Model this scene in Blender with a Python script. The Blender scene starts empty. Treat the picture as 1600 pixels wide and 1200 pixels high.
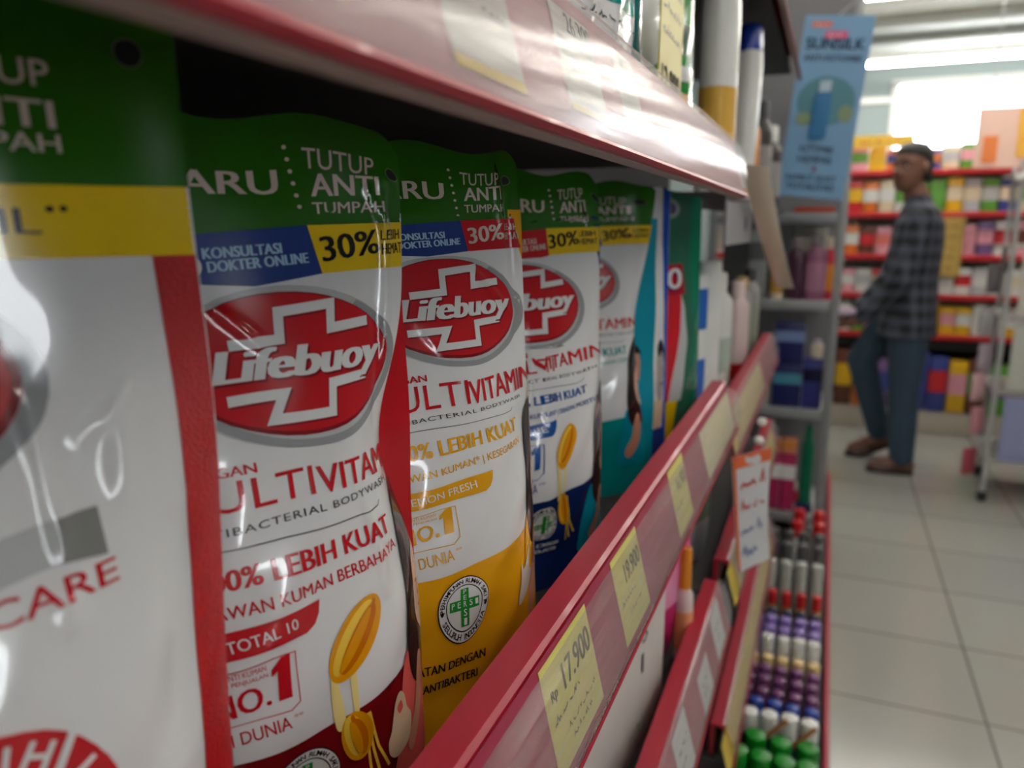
import bpy, bmesh, math, random
import numpy as np
from mathutils import Matrix, Vector
random.seed(7)
sc = bpy.context.scene
COL = sc.collection
H = 1.265                                   # eye height of the photographer

# ---------------------------------------------------------------- camera
yaw, pitch = math.radians(22.207), math.radians(11.539)
fw = Vector((-math.sin(yaw)*math.cos(pitch), math.cos(yaw)*math.cos(pitch), -math.sin(pitch)))
rt = Vector((math.cos(yaw), math.sin(yaw), 0)); up = rt.cross(fw)
cd = bpy.data.cameras.new('camera'); cam = bpy.data.objects.new('camera', cd); COL.objects.link(cam)
cd.sensor_fit = 'HORIZONTAL'; cd.sensor_width = 36; cd.lens = 27
cd.clip_start = 0.01; cd.clip_end = 100
cd.dof.use_dof = True; cd.dof.focus_distance = 0.39; cd.dof.aperture_fstop = 6.8
cam.matrix_world = Matrix(((rt.x, up.x, -fw.x, 0), (rt.y, up.y, -fw.y, 0), (rt.z, up.z, -fw.z, H), (0, 0, 0, 1)))
sc.camera = cam
# ---------------------------------------------------------------- world, exposure
w = bpy.data.worlds.new('world'); sc.world = w; w.use_nodes = True
bg = w.node_tree.nodes['Background']; bg.inputs[0].default_value = (0.93, 0.97, 1.0, 1); bg.inputs[1].default_value = 12.0
sc.view_settings.view_transform = 'Standard'; sc.view_settings.look = 'None'
sc.view_settings.gamma = 1; sc.view_settings.use_curve_mapping = False
sc.view_settings.exposure = 0.58
TUBE = 24.0                                 # strength of the ceiling tubes

# ---------------------------------------------------------------- materials
def lin(c):
    return tuple((x/255/12.92 if x/255 <= .04045 else ((x/255+.055)/1.055)**2.4) for x in c)
MATS = {}
def M(name, rgb, rough=.45, metal=0., var=.05, scale=30., coat=0., emit=0., bump=0., spec=.5, bscale=None):
    if name in MATS: return MATS[name]
    m = bpy.data.materials.new(name); m.use_nodes = True; nt = m.node_tree; N = nt.nodes; L = nt.links
    p = N['Principled BSDF']; c = lin(rgb)
    tc = N.new('ShaderNodeTexCoord'); nz = N.new('ShaderNodeTexNoise'); nz.inputs['Scale'].default_value = scale; nz.inputs['Detail'].default_value = 3
    L.new(tc.outputs['Object'], nz.inputs['Vector'])
    mx = N.new('ShaderNodeMix'); mx.data_type = 'RGBA'
    mx.inputs[6].default_value = (*[x*(1-var) for x in c], 1); mx.inputs[7].default_value = (*[min(1, x*(1+var)) for x in c], 1)
    L.new(nz.outputs['Fac'], mx.inputs[0]); L.new(mx.outputs[2], p.inputs['Base Color'])
    p.inputs['Roughness'].default_value = rough; p.inputs['Metallic'].default_value = metal
    p.inputs['Coat Weight'].default_value = coat; p.inputs['Coat Roughness'].default_value = .04
    p.inputs['Specular IOR Level'].default_value = spec
    if emit:
        p.inputs['Emission Color'].default_value = (*c, 1); p.inputs['Emission Strength'].default_value = emit
    if bump:
        b = N.new('ShaderNodeBump'); b.inputs['Strength'].default_value = bump; b.inputs['Distance'].default_value = .002
        n2 = N.new('ShaderNodeTexNoise'); n2.inputs['Scale'].default_value = bscale or scale*4
        L.new(tc.outputs['Object'], n2.inputs['Vector']); L.new(n2.outputs['Fac'], b.inputs['Height']); L.new(b.outputs['Normal'], p.inputs['Normal'])
    MATS[name] = m; return m

def clear_plastic():
    m = bpy.data.materials.new('scratched_clear_plastic'); m.use_nodes = True; nt = m.node_tree; N = nt.nodes; L = nt.links
    N.remove(N['Principled BSDF']); out = N['Material Output']
    tr = N.new('ShaderNodeBsdfTransparent'); tr.inputs[0].default_value = (.97, .96, .96, 1)
    gl = N.new('ShaderNodeBsdfGlossy'); gl.inputs['Roughness'].default_value = .17
    df = N.new('ShaderNodeBsdfDiffuse'); df.inputs[0].default_value = (.8, .74, .75, 1)
    fr = N.new('ShaderNodeFresnel'); fr.inputs[0].default_value = 1.5
    tc = N.new('ShaderNodeTexCoord'); mp = N.new('ShaderNodeMapping'); mp.inputs['Scale'].default_value = (60, 3, 60)
    nz = N.new('ShaderNodeTexNoise'); nz.inputs['Scale'].default_value = 6; nz.inputs['Detail'].default_value = 6
    L.new(tc.outputs['Object'], mp.inputs[0]); L.new(mp.outputs[0], nz.inputs[0])
    rm = N.new('ShaderNodeMapRange'); rm.inputs[1].default_value = .3; rm.inputs[2].default_value = .8; rm.inputs[3].default_value = .12; rm.inputs[4].default_value = .30
    L.new(nz.outputs['Fac'], rm.inputs[0])
    a = N.new('ShaderNodeMixShader'); b = N.new('ShaderNodeMixShader')
    L.new(rm.outputs[0], a.inputs[0]); L.new(tr.outputs[0], a.inputs[1]); L.new(df.outputs[0], a.inputs[2])
    ad = N.new('ShaderNodeMath'); ad.operation = 'MULTIPLY_ADD'; ad.inputs[1].default_value = .42; ad.inputs[2].default_value = .02
    L.new(fr.outputs[0], ad.inputs[0]); L.new(ad.outputs[0], b.inputs[0]); L.new(a.outputs[0], b.inputs[1]); L.new(gl.outputs[0], b.inputs[2])
    bm_ = N.new('ShaderNodeBump'); bm_.inputs['Strength'].default_value = .08; bm_.inputs['Distance'].default_value = .001
    L.new(nz.outputs['Fac'], bm_.inputs['Height']); L.new(bm_.outputs[0], gl.inputs['Normal'])
    L.new(b.outputs[0], out.inputs[0]); return m
CLEAR = clear_plastic()

def floor_mat():
    m = bpy.data.materials.new('white_floor_tile'); m.use_nodes = True; nt = m.node_tree; N = nt.nodes; L = nt.links
    p = N['Principled BSDF']; g = N.new('ShaderNodeNewGeometry'); mp = N.new('ShaderNodeMapping'); mp.inputs['Location'].default_value = (-.470, -2.112, 0)
    br = N.new('ShaderNodeTexBrick'); br.offset = 0; br.inputs['Scale'].default_value = 1; br.inputs['Brick Width'].default_value = .4; br.inputs['Row Height'].default_value = .4
    br.inputs['Mortar Size'].default_value = .0035; br.inputs['Mortar Smooth'].default_value = .3
    br.inputs['Color1'].default_value = (*lin((168, 168, 163)), 1); br.inputs['Color2'].default_value = (*lin((162, 162, 157)), 1); br.inputs['Mortar'].default_value = (*lin((98, 96, 93)), 1)
    L.new(g.outputs['Position'], mp.inputs[0]); L.new(mp.outputs[0], br.inputs['Vector']); L.new(br.outputs['Color'], p.inputs['Base Color'])
    p.inputs['Roughness'].default_value = .16; return m

# ---------------------------------------------------------------- mesh building
class MB:
    """collects faces of one mesh object"""
    def __init__(s): s.v = []; s.f = []; s.m = []; s.mats = []; s.sm = []
    def mi(s, m):
        if m not in s.mats: s.mats.append(m)
        return s.mats.index(m)
    def add(s, vs, fs, m, smooth=True):
        o = len(s.v); s.v += [tuple(map(float, q)) for q in vs]; k = s.mi(m)
        for f in fs: s.f.append([o+i for i in f]); s.m.append(k); s.sm.append(smooth)
    def loft(s, rings, m, cap=(True, True), smooth=True, close=True):
        n = len(rings[0]); vs = [q for r in rings for q in r]; fs = []
        for i in range(len(rings)-1):
            for j in range(n if close else n-1):
                a, b = i*n+j, i*n+(j+1) % n; fs.append((a, b, b+n, a+n))
        if cap[0]: fs.append(tuple(range(n))[::-1])
        if cap[1]: fs.append(tuple((len(rings)-1)*n+j for j in range(n)))
        s.add(vs, fs, m, smooth); return s
    def box(s, c, d, m, bev=.0, R=None):
        """box centred at c; the four upright edges and the rims are eased by bev"""
        b = min(bev, min(d)*.45)
        if b <= 0:
            q = [(x, y, z) for z in (-.5, .5) for x, y in ((-.5, -.5), (.5, -.5), (.5, .5), (-.5, .5))]
            vs = [Vector((a[0]*d[0], a[1]*d[1], a[2]*d[2])) for a in q]
            vs = [(R @ a if R else a)+Vector(c) for a in vs]
            s.add(vs, [(3, 2, 1, 0), (4, 5, 6, 7), (0, 1, 5, 4), (1, 2, 6, 5), (2, 3, 7, 6), (3, 0, 4, 7)], m, False); return s
        rings = []
        for z, ins in ((-.5*d[2], b), (-.5*d[2]+b*.3, b*.3), (-.5*d[2]+b, 0), (.5*d[2]-b, 0), (.5*d[2]-b*.3, b*.3), (.5*d[2], b)):
            rings.append([(lambda a: (R @ a if R else a)+Vector(c))(Vector((x, y, z))) for x, y in rrect(d[0]-2*ins, d[1]-2*ins, b, 3)])
        s.loft(rings, m); return s
    def cyl(s, p0, p1, r0, r1, m, n=14, cap=(True, True)):
        p0, p1 = Vector(p0), Vector(p1); q = (p1-p0).to_track_quat('Z', 'Y'); R = q.to_matrix()
        s.loft([[p+R @ Vector((r*math.cos(a), r*math.sin(a), 0)) for a in [2*math.pi*i/n for i in range(n)]] for p, r in ((p0, r0), (p1, r1))], m, cap); return s
    def lathe(s, prof, m, c=(0, 0, 0), n=20, sx=1, sy=1, cap=(True, True), sq=2.0):
        def pt(a, r):
            ca, sa = math.cos(a), math.sin(a)
            if sq != 2.0:
                k = (abs(ca)**sq+abs(sa)**sq)**(-1/sq); return r*ca*k, r*sa*k
            return r*ca, r*sa
        rings = []
        for r, z in prof:
            rings.append([(c[0]+pt(2*math.pi*i/n, r)[0]*sx, c[1]+pt(2*math.pi*i/n, r)[1]*sy, c[2]+z) for i in range(n)])
        s.loft(rings, m, cap); return s
    def extrude(s, pts, y0, y1, m, smooth=False):
        """profile in x,z swept along y"""
        s.loft([[(x, y0, z) for x, z in pts], [(x, y1, z) for x, z in pts]], m, smooth=smooth); return s
    def tris(s, T, f, m):
        vs = [f(*p) for t in ccw(T) for p in t]
        s.add(vs, [(3*i, 3*i+1, 3*i+2) for i in range(len(T))], m, False)
    def build(s, name, parent=None, loc=(0, 0, 0), rz=0, sharp=35, normals=None):
        me = bpy.data.meshes.new(name); me.from_pydata(s.v, [], s.f)
        for m in s.mats: me.materials.append(m)
        me.polygons.foreach_set('material_index', s.m); me.polygons.foreach_set('use_smooth', s.sm)
        if normals is not None: me.normals_split_custom_set_from_vertices(normals)
        else: me.set_sharp_from_angle(angle=math.radians(sharp))
        me.update()
        o = bpy.data.objects.new(name, me); COL.objects.link(o); o.location = loc; o.rotation_euler = (0, 0, rz)
        if parent: o.parent = parent
        return o

def rrect(w, d, r, n=4):
    r = min(r, w/2-1e-5, d/2-1e-5); out = []
    for cx, cy, a0 in ((w/2-r, d/2-r, 0), (-w/2+r, d/2-r, 90), (-w/2+r, -d/2+r, 180), (w/2-r, -d/2+r, 270)):
        for i in range(n+1):
            a = math.radians(a0+90*i/n); out.append((cx+r*math.cos(a), cy+r*math.sin(a)))
    return out
def tag(o, label, cat, group=None, kind=None):
    o['label'] = label; o['category'] = cat
    if group: o['group'] = group
    if kind: o['kind'] = kind
    return o
def thing(name, label, cat, loc=(0, 0, 0), rz=0, group=None):
    o = bpy.data.objects.new(name, None); o.empty_display_size = .05; COL.objects.link(o); o.location = loc; o.rotation_euler = (0, 0, rz)
    return tag(o, label, cat, group)
def struct(o, label=None):
    o['kind'] = 'structure'
    if label: o['label'] = label
    return o

# ---------------------------------------------------------------- flat print: text and shapes as triangles
_txt = {}
def glyphs(s, bold=0., shear=0., spacing=1.):
    k = (s, bold, shear, spacing)
    if k not in _txt:
        c = bpy.data.curves.new('t', 'FONT'); c.body = s; c.size = 1; c.resolution_u = 3; c.offset = bold; c.shear = shear; c.space_character = spacing
        o = bpy.data.objects.new('t', c); me = o.to_mesh(); me.calc_loop_triangles()
        V = np.array([v.co[:2] for v in me.vertices]).reshape(-1, 2); T = np.array([t.vertices[:] for t in me.loop_triangles], int).reshape(-1, 3)
        lo, hi = V.min(0), V.max(0); V = (V-lo)/(hi-lo)
        asp = (hi-lo)[0]/(hi-lo)[1]; o.to_mesh_clear(); bpy.data.objects.remove(o); bpy.data.curves.remove(c)
        _txt[k] = (V[T], asp)
    return _txt[k]
BD = .038
def T(s, p0, p1, h, bold=BD, shear=0., spacing=1.):
    """text whose box stands on the line p0-p1 with height h"""
    if s.startswith('~'):                       # print too small or blurred to read: a wavering line of marks
        a, c = np.array(p0), np.array(p1); L = np.hypot(*(c-a)); n = max(10, int(L/h*3.6)); nn = np.array([-(c-a)[1], (c-a)[0]])/L; rg = random.Random(len(s)*31+int(L*1e5)); out = []; k = 0
        while k < n-2:
            m = min(n-1, k+rg.randint(3, 7)); P = [a+(c-a)*(i/(n-1))+nn*h*(.15+.75*rg.random() if i % 2 else .1+.25*rg.random()) for i in range(k, m)]
            if len(P) > 1: out.append(stroke([tuple(p) for p in P], h*.2))
            k = m+1
        return np.concatenate(out)
    G, _ = glyphs(s, 0., shear, spacing); p0 = np.array(p0); d = np.array(p1)-p0; L = np.hypot(*d); n = np.array([-d[1], d[0]])/L
    e = max(0, bold)*1.25*h; k = 1 if e < h*.004 else 1+int(math.ceil(2*e/(h*.028)))          # heavier strokes: overlapping copies
    return np.concatenate([p0+d/L*(e*(2*i/(k-1)-1) if k > 1 else 0)+G[..., 0:1]*d*(1-2*e/L)+d/L*e+G[..., 1:2]*h*n for i in range(k)])
def poly(pts):
    from mathutils.geometry import tessellate_polygon
    t = tessellate_polygon([[Vector((x, y, 0)) for x, y in pts]])
    P = np.array(pts, float); return P[np.array(t, int).reshape(-1, 3)]
def ell(c, a, b, rot=0., n=40, inner=0., a0=0., a1=360.):
    out = []; cr, sr = math.cos(rot), math.sin(rot)
    def p(k, f):
        t = math.radians(a0+(a1-a0)*k/n); x, y = a*math.cos(t)*f, b*math.sin(t)*f; return (c[0]+x*cr-y*sr, c[1]+x*sr+y*cr)
    for k in range(n):
        if inner: out += [(p(k, 1), p(k+1, 1), p(k+1, inner)), (p(k, 1), p(k+1, inner), p(k, inner))]
        else: out.append((tuple(c), p(k, 1), p(k+1, 1)))
    return np.array(out)
def stroke(pts, wd):
    out = []; P = [np.array(p, float) for p in pts]; n = len(P); nor = []
    for i in range(n-1):
        d = P[i+1]-P[i]; nor.append(np.array([-d[1], d[0]])/np.hypot(*d))
    off = []
    for i in range(n):
        if i == 0: m = nor[0]
        elif i == n-1: m = nor[-1]
        else:
            m = nor[i-1]+nor[i]; m = m/max(.3, m @ nor[i])
        off.append(m*wd/2)
    for i in range(n-1):
        a, b, c, d = P[i]-off[i], P[i+1]-off[i+1], P[i+1]+off[i+1], P[i]+off[i]; out += [(a, b, c), (a, c, d)]
    return np.array(out)
def arc_text(s, c, r, h, a0, a1, inside=False, bold=.02):
    out = []; n = len(s)
    for i, ch in enumerate(s):
        if ch == ' ': continue
        a = math.radians(a0+(a1-a0)*(i+.5)/n); rd = np.array([math.cos(a), math.sin(a)]); tg = np.array([math.sin(a), -math.cos(a)])
        if inside: tg = -tg; rd = -rd; base = np.array(c)-rd*(r+h)
        else: base = np.array(c)+rd*r
        G, asp = glyphs(ch, bold); wd = h*min(asp, .95)
        out.append(base+(G[..., 0:1]-.5)*wd*tg+G[..., 1:2]*h*rd)
    return np.concatenate(out)
def ccw(tri):
    tri = np.array(tri, float); a = tri[:, 1]-tri[:, 0]; b = tri[:, 2]-tri[:, 0]; k = a[:, 0]*b[:, 1]-a[:, 1]*b[:, 0] < 0
    tri[k] = tri[k][:, ::-1]; return tri
def split(tri, mx):
    """halve long edges until every triangle is small"""
    out = []; st = [t for t in ccw(tri)]
    while st:
        t = st.pop(); e = [np.hypot(*(t[(i+1) % 3]-t[i])) for i in range(3)]; k = int(np.argmax(e))
        if e[k] <= mx: out.append(t); continue
        m = (t[k]+t[(k+1) % 3])/2; a, b, c = t[k], t[(k+1) % 3], t[(k+2) % 3]
        st.append(np.array([a, m, c])); st.append(np.array([m, b, c]))
    return np.array(out)
def smooth_loop(pts, n=6):
    P = [np.array(p, float) for p in pts]; N = len(P); out = []
    for i in range(N):
        a, b, c, d = P[i-1], P[i], P[(i+1) % N], P[(i+2) % N]
        for k in range(n):
            t = k/n; out.append(tuple(.5*((2*b)+(c-a)*t+(2*a-5*b+4*c-d)*t*t+(3*b-a-3*c+d)*t**3)))
    return out
def blob(*pts): return poly(smooth_loop(pts))

# ---------------------------------------------------------------- the shop: floor, walls, ceiling, window
WHITE_WALL = M('pale_wall_paint', (205, 214, 216), .6); BACK_WALL = M('blue_grey_wall_paint', (146, 160, 162), .65); DIM_WALL = M('grey_wall_paint', (96, 96, 98), .7)
def room():
    b = MB(); b.box((0.5, 2, -.05), (7, 12, .1), floor_mat()); struct(b.build('floor'), 'white tiled shop floor with grey joints')
    b = MB(); cm = M('white_ceiling_panel', (190, 192, 182), .7)
    b.box((.5, 2, 2.80), (7, 12, .1), cm); struct(b.build('ceiling'), 'white panelled ceiling')
    for i, y in enumerate((4.6, 5.3, 6.0, 6.6, 7.2)):
        t = MB(); t.box((.5, y, 2.72), (6.9, .05, .06), M('ceiling_rail_grey', (150, 152, 146), .6)); struct(t.build('trim_%d' % (i+1)))
    b = MB(); b.box((-3.05, 2, 1.375), (.1, 12, 2.75), WHITE_WALL); struct(b.build('wall_left'))
    b = MB(); y0, y1, z0, z1 = -2.0, -1.6, .45, 2.3  # opening added out of view so the pouch film catches bright streaks
    b.box((4.05, (-4+y0)/2, 1.375), (.1, y0+4, 2.75), DIM_WALL); b.box((4.05, (8+y1)/2, 1.375), (.1, 8-y1, 2.75), DIM_WALL)
    b.box((4.05, (y0+y1)/2, z0/2), (.1, y1-y0, z0), DIM_WALL); b.box((4.05, (y0+y1)/2, (z1+2.75)/2), (.1, y1-y0, 2.75-z1), DIM_WALL); struct(b.build('wall_right'))
    b = MB(); b.box((4.05, y0, (z0+z1)/2), (.12, .05, z1-z0), WHITE_WALL); b.box((4.05, y1, (z0+z1)/2), (.12, .05, z1-z0), WHITE_WALL); b.box((4.05, (y0+y1)/2, z0), (.12, y1-y0+.05, .05), WHITE_WALL); b.box((4.05, (y0+y1)/2, z1), (.12, y1-y0+.05, .05), WHITE_WALL); struct(b.build('added_window'), 'unseen window added behind the photographer for bright streaks on the film')
    b = MB(); b.box((.5, -4.05, 1.375), (7, .1, 2.75), DIM_WALL); struct(b.build('wall_front'))
    b = MB(); Y = 8.05; x0, x1, z0, z1 = .43, 2.3, 1.85, 2.52
    b.box(((x0-3)/2, Y, 1.375), (x0+3, .1, 2.75), BACK_WALL); b.box(((x1+4)/2, Y, 1.375), (4-x1, .1, 2.75), BACK_WALL)
    b.box(((x0+x1)/2, Y, z0/2), (x1-x0, .1, z0), BACK_WALL); b.box(((x0+x1)/2, Y, (z1+2.75)/2), (x1-x0, .1, 2.75-z1), BACK_WALL)
    struct(b.build('wall_back'), 'pale back wall behind the far shelves')
    fr = M('white_window_frame', (232, 232, 228), .4); b = MB()
    for z in (z0, z1): b.box(((x0+x1)/2, Y-.02, z), (x1-x0+.06, .12, .05), fr)
    for x in (x0, x1): b.box((x, Y-.02, (z0+z1)/2), (.05, .12, z1-z0), fr)
    wn = struct(b.build('window_1'), 'wide bright window high in the back wall')
    for k, z in enumerate((1.95, 2.38)):
        t = MB(); t.box((-.6, 7.98, z), (2.0, .04, .05), fr); struct(t.build('trim_%d' % (6+k)))
room()
def tube_light(x, y, L, label, along='x', z=2.62):
    t = thing('ceiling_light', label, 'lamp', (x, y, z), 0 if along == 'x' else math.pi/2, 'fluorescent ceiling lights')
    b = MB(); b.box((0, 0, .05), (L, .09, .05), M('lamp_housing_white', (235, 235, 232), .4), .01); b.build('housing', t)
    b = MB(); b.cyl((-L/2+.02, 0, .005), (L/2-.02, 0, .005), .017, .017, M('glowing_tube', (255, 250, 240), .4, emit=TUBE), 10); b.build('tube', t)
    for s in (-1, 1):
        b = MB(); b.cyl((s*(L/2-.02), 0, .005), (s*L/2, 0, .005), .02, .02, M('lamp_cap_grey', (180, 180, 178), .4), 10); b.build('end_cap', t)
        b = MB(); b.cyl((s*L*.3, 0, .07), (s*L*.3, 0, 2.75-z), .006, .006, M('lamp_cap_grey', (180, 180, 178), .4), 8); b.build('hanger', t)
for i, (x, y, L, al, lab) in enumerate((
        (1.0, 6.95, 3.2, 'x2', 'long glowing tube light across the back, in front of the high window'),
        (1.25, 4.0, 2.4, 'x', 'glowing tube light above the man in the aisle'),
        (1.0, 2.2, 2.4, 'x', 'glowing tube light over the middle of the aisle'),
        (1.0, .65, 2.4, 'x', 'glowing tube light overhead beside the pouch shelf'),
        (1.0, -1.0, 2.4, 'x', 'glowing tube light over the aisle behind the photographer'),
        (-1.0, 5.2, 2.4, 'x', 'glowing tube light over the far left shelves'),
        (1.0, 4.75, 2.4, 'x', 'unseen tube light added overhead to brighten the far display'),  # extra tube, added to brighten the far display
        (1.0, 5.45, 2.4, 'x', 'glowing tube light just ahead of the far display'))):
    tube_light(x, y, L, lab, al[0], 2.5 if al == 'x2' else 2.62)

# ---------------------------------------------------------------- shelving along the left
RED = M('shelf_red_paint', (164, 12, 44), .42, coat=.05, bump=.05)
PINK = M('pink_label_paper', (196, 142, 150), .55)
CRIM = M('crimson_label_paper', (158, 44, 70), .55)
BOARD = M('shelf_board_grey', (58, 54, 54), .6)
UNDER = M('shelf_edge_taupe', (150, 132, 124), .5)
def face(zt, xo, s, off=0.):
    """point of the shelf's front strip: s runs 0 (top) to 1 (bottom)"""
    dx, dz = .0173, -.0627; L = math.hypot(dx, dz); nx, nz = -dz/L, dx/L
    return (-.115+xo+dx*s+nx*off, zt+dz*s+nz*off)
def shelf(label, y0, y1, zt, xo=0., drop=.056, paper=CRIM, depth=.444, group='red fronted shelves', strip=True, under=True, s0=-.03, bul=.0062):
    t = thing('shelf', label, 'shelf', (0, 0, 0), 0, group)
    b = MB(); b.box(((-depth-.122+xo)/2, (y0+y1)/2, zt-drop-.004), (depth-.122+xo, y1-y0, .008), BOARD); b.build('board', t)
    b = MB(); X = lambda q: q+xo
    b.extrude([(X(-.134), zt-.003), (X(-.133), zt), (X(-.1175), zt), (X(-.115), zt-.002), (X(-.0977), zt-.0617), (X(-.0987), zt-.0627), (X(-.106), zt-.0627), (X(-.106), zt-.0600), (X(-.1003), zt-.0600), (X(-.1165), zt-.004), (X(-.127), zt-.003), (X(-.127), zt-drop-.004), (X(-.134), zt-drop-.004)], y0, y1, RED); b.build('lip', t)
    b = MB(); b.extrude([(X(-.0980), zt-.0625), (X(-.0950), zt-.0605), (X(-.0942), zt-.0622), (X(-.0958), zt-.0642), (X(-.0990), zt-.0648)], y0, y1, RED); b.build('bottom_bead', t)
    if under:
        b = MB(); b.extrude([(X(-.1050), zt-.0627), (X(-.0985), zt-.0629), (X(-.0980), zt-.0655), (X(-.1000), zt-.0662), (X(-.1050), zt-.0662)], y0, y1, UNDER); b.build('under_rail', t)
    if strip:
        b = MB(); a, c = face(zt, xo, .04, .0006), face(zt, xo, .95, .0006); a2, c2 = face(zt, xo, .04, .0010), face(zt, xo, .95, .0010)
        b.extrude([a, c, c2, a2], y0+.005, y1-.012, paper); b.build('label_strip', t)
        b = MB(); P = [face(zt, xo, q/10, .0022+bul*math.sin(math.pi*min(1, q/10+.04))**.8) for q in range(11)]
        P = [face(zt, xo, s0, .0005)]+[p for q, p in zip(range(11), P) if q/10 > s0+.02]
        ys = [y0+(y1-y0)*k/24 for k in range(25)]
        vs = [(x, y, z) for y in ys for x, z in P]; n = len(P)
        b.add(vs, [(i*n+j, i*n+j+1, (i+1)*n+j+1, (i+1)*n+j) for i in range(24) for j in range(n-1)], CLEAR); b.build('price_channel', t)
    return t
ZA, ZU = H-.201, H+.0985
shelf('long red shelf with a clear price strip holding the row of body wash pouches', -.45, 1.035, ZA, 0, .086, s0=.13, bul=.0085)
shelf('shelf above the body wash pouches, its pink price strip shining under the lamps', -.45, .965, ZU, 0, .018, PINK)
shelf('red shelf with white price tags just below the body wash shelf', -.45, .97, H-.455, .012, .050)
shelf('next red shelf along the aisle, level just under the body wash shelf', 1.05, 1.93, H-.25, 0, .056)
shelf('farther red shelf with long yellow price paper, second from top beyond the body wash shelf', 1.05, 1.93, H-.46, .014, .05)
shelf('low red shelf with faded yellow price paper beyond the body wash shelf', 1.05, 1.95, H-.72, .022, .05)
shelf('high dark shelf above the blue capped tube', 1.10, 2.3, H+.45, -.01, .04, CRIM, strip=False)
t = thing('gondola_rack', 'dark grey steel back and posts carrying the red shelves', 'shelving frame', (0, 0, 0))
b = MB(); b.box((-.455, .75, .97), (.02, 3.1, 1.9), M('rack_back_dark', (52, 50, 52), .6)); b.build('back_panel', t)
for y in (-.46, .985, 2.0):
    b = MB(); b.box((-.474, y, .97), (.016, .03, 1.9), M('rack_post_grey', (96, 96, 98), .5, .3), .003); b.build('post', t)

INK = M('black_ink', (28, 26, 28), .5); INKG = M('grey_ink', (112, 112, 114), .55)
def price_tag(label, yc, wd, zt, xo, s0, s1, rgb, lines, off=.0014, foot=None, group='price tags', skew=0.):
    """a paper tag lying on a shelf's front strip; lines: (text, left 0..1, right 0..1, bottom 0..1, height m)"""
    Ls = .065; h = (s1-s0)*Ls
    pm = M('tag_paper_%d_%d_%d' % rgb, rgb, .6, scale=12)
    def f(u, v, o):
        x, z = face(zt, xo, s1-v/Ls, off+o); return (x, yc+u-wd/2+skew*(v-h/2), z)
    b = MB(); n = 6
    for o, k in ((0, 1), (-.0003, -1)):
        vs = [f(wd*i/n, h*j/n, o) for j in range(n+1) for i in range(n+1)]
        b.add(vs, [tuple([j*(n+1)+i, j*(n+1)+i+1, (j+1)*(n+1)+i+1, (j+1)*(n+1)+i][::k]) for j in range(n) for i in range(n)], pm)
    if foot: b.tris(poly([(0, 0), (wd, 0), (wd, h*.07), (0, h*.07)]), lambda u, v: f(u, v, .0002), M('tag_foot_yellow', foot, .5))
    for (s, l, r, bt, th, *c) in lines:
        b.tris(T(s, (wd*l, h*bt), (wd*r, h*bt), th), lambda u, v: f(u, v, .0002), c[0] if c else INK)
    return tag(b.build('price_tag'), label, 'price tag', group)
W_, Y_ = (216, 214, 208), (210, 202, 112)
L1 = [('26.200', .32, .98, .80, .0075, INKG), ('BORE BW GUARD E COOL', .05, .97, .70, .0032, INKG), ('~128200 | 8992727', .08, .92, .58, .003, INKG), ('~RSL', .10, .35, .50, .003, INKG), ('~25.10.22', .55, .88, .40, .003, INKG)]
price_tag('white price tag with a yellow foot, nearest on the upper pink strip', .125, .052, ZU, 0, .02, .82, (222, 220, 214), [], foot=(226, 190, 60))
price_tag('white price tag reading 26.200 on the upper pink strip', .228, .054, ZU, 0, .04, .88, W_, L1, foot=(224, 206, 130))
price_tag('white price tag reading 26.300, third along the upper pink strip', .335, .056, ZU, 0, .16, .84, W_, [('26.300', .32, .98, .78, .0085, INKG), ('BORE BW ANTI BAC', .05, .97, .64, .003, INKG), ('~126300 | 8992727', .08, .9, .52, .003, INKG), ('~RSL 20', .1, .4, .42, .003, INKG)], foot=(224, 206, 130))
price_tag('faded white price tag, fourth along the upper pink strip, near the bright glare', .425, .045, ZU, 0, .14, .80, W_, [('~25.500', .35, .95, .75, .007, INKG)])
price_tag('large yellow price tag nearest on the body wash shelf strip', .342, .074, ZA, 0, .085, .895, Y_, [('17.900', .34, .95, .58, .013, M('faded_ink', (120, 112, 66), .6)), ('Rp', .10, .22, .60, .007, M('faded_ink', (120, 112, 66), .6)), ('~LB BW REFILL 400', .08, .62, .42, .005, INKG), ('~126200 8999999', .30, .92, .24, .004, M('faded_ink', (120, 112, 66), .6)), ('~RSL 25.10', .34, .8, .12, .004, M('faded_ink', (120, 112, 66), .6))], skew=.1)
price_tag('second yellow price tag along the body wash shelf strip', .467, .066, ZA, 0, .075, .90, Y_, [('19.900', .34, .95, .58, .012, M('faded_ink', (120, 112, 66), .6)), ('~LB BW REFILL', .08, .62, .40, .004, M('faded_ink', (120, 112, 66), .6)), ('~8999999', .3, .8, .22, .004, M('faded_ink', (120, 112, 66), .6))], skew=.1)
price_tag('third yellow price tag along the body wash shelf strip', .653, .066, ZA, 0, .04, .90, Y_, [('16.900', .34, .95, .58, .012, M('faded_ink', (120, 112, 66), .6)), ('~LB BW', .1, .5, .35, .005, M('faded_ink', (120, 112, 66), .6))], skew=.1)
price_tag('wide cream price paper at the far end of the body wash shelf strip', .90, .23, ZA, 0, .14, .9, (224, 218, 176), [])
b = MB()
for k in range(9):
    y = .05+k*.1
    b.tris(np.concatenate([T('PERIODE PROMO', (y, 0), (y+.05, 0), .0030)]), lambda u, v: (face(ZA, 0, 1.0-v/.065-.005, .0024)[0], u, face(ZA, 0, 1.0-v/.065-.005, .0024)[1]), M('promo_print', (214, 196, 186), .5))
b.box((face(ZA, 0, .985, .0015)[0], .47, face(ZA, 0, .985, .0015)[1]), (.0008, .9, .004), M('promo_strip_maroon', (126, 24, 48), .5))
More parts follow.
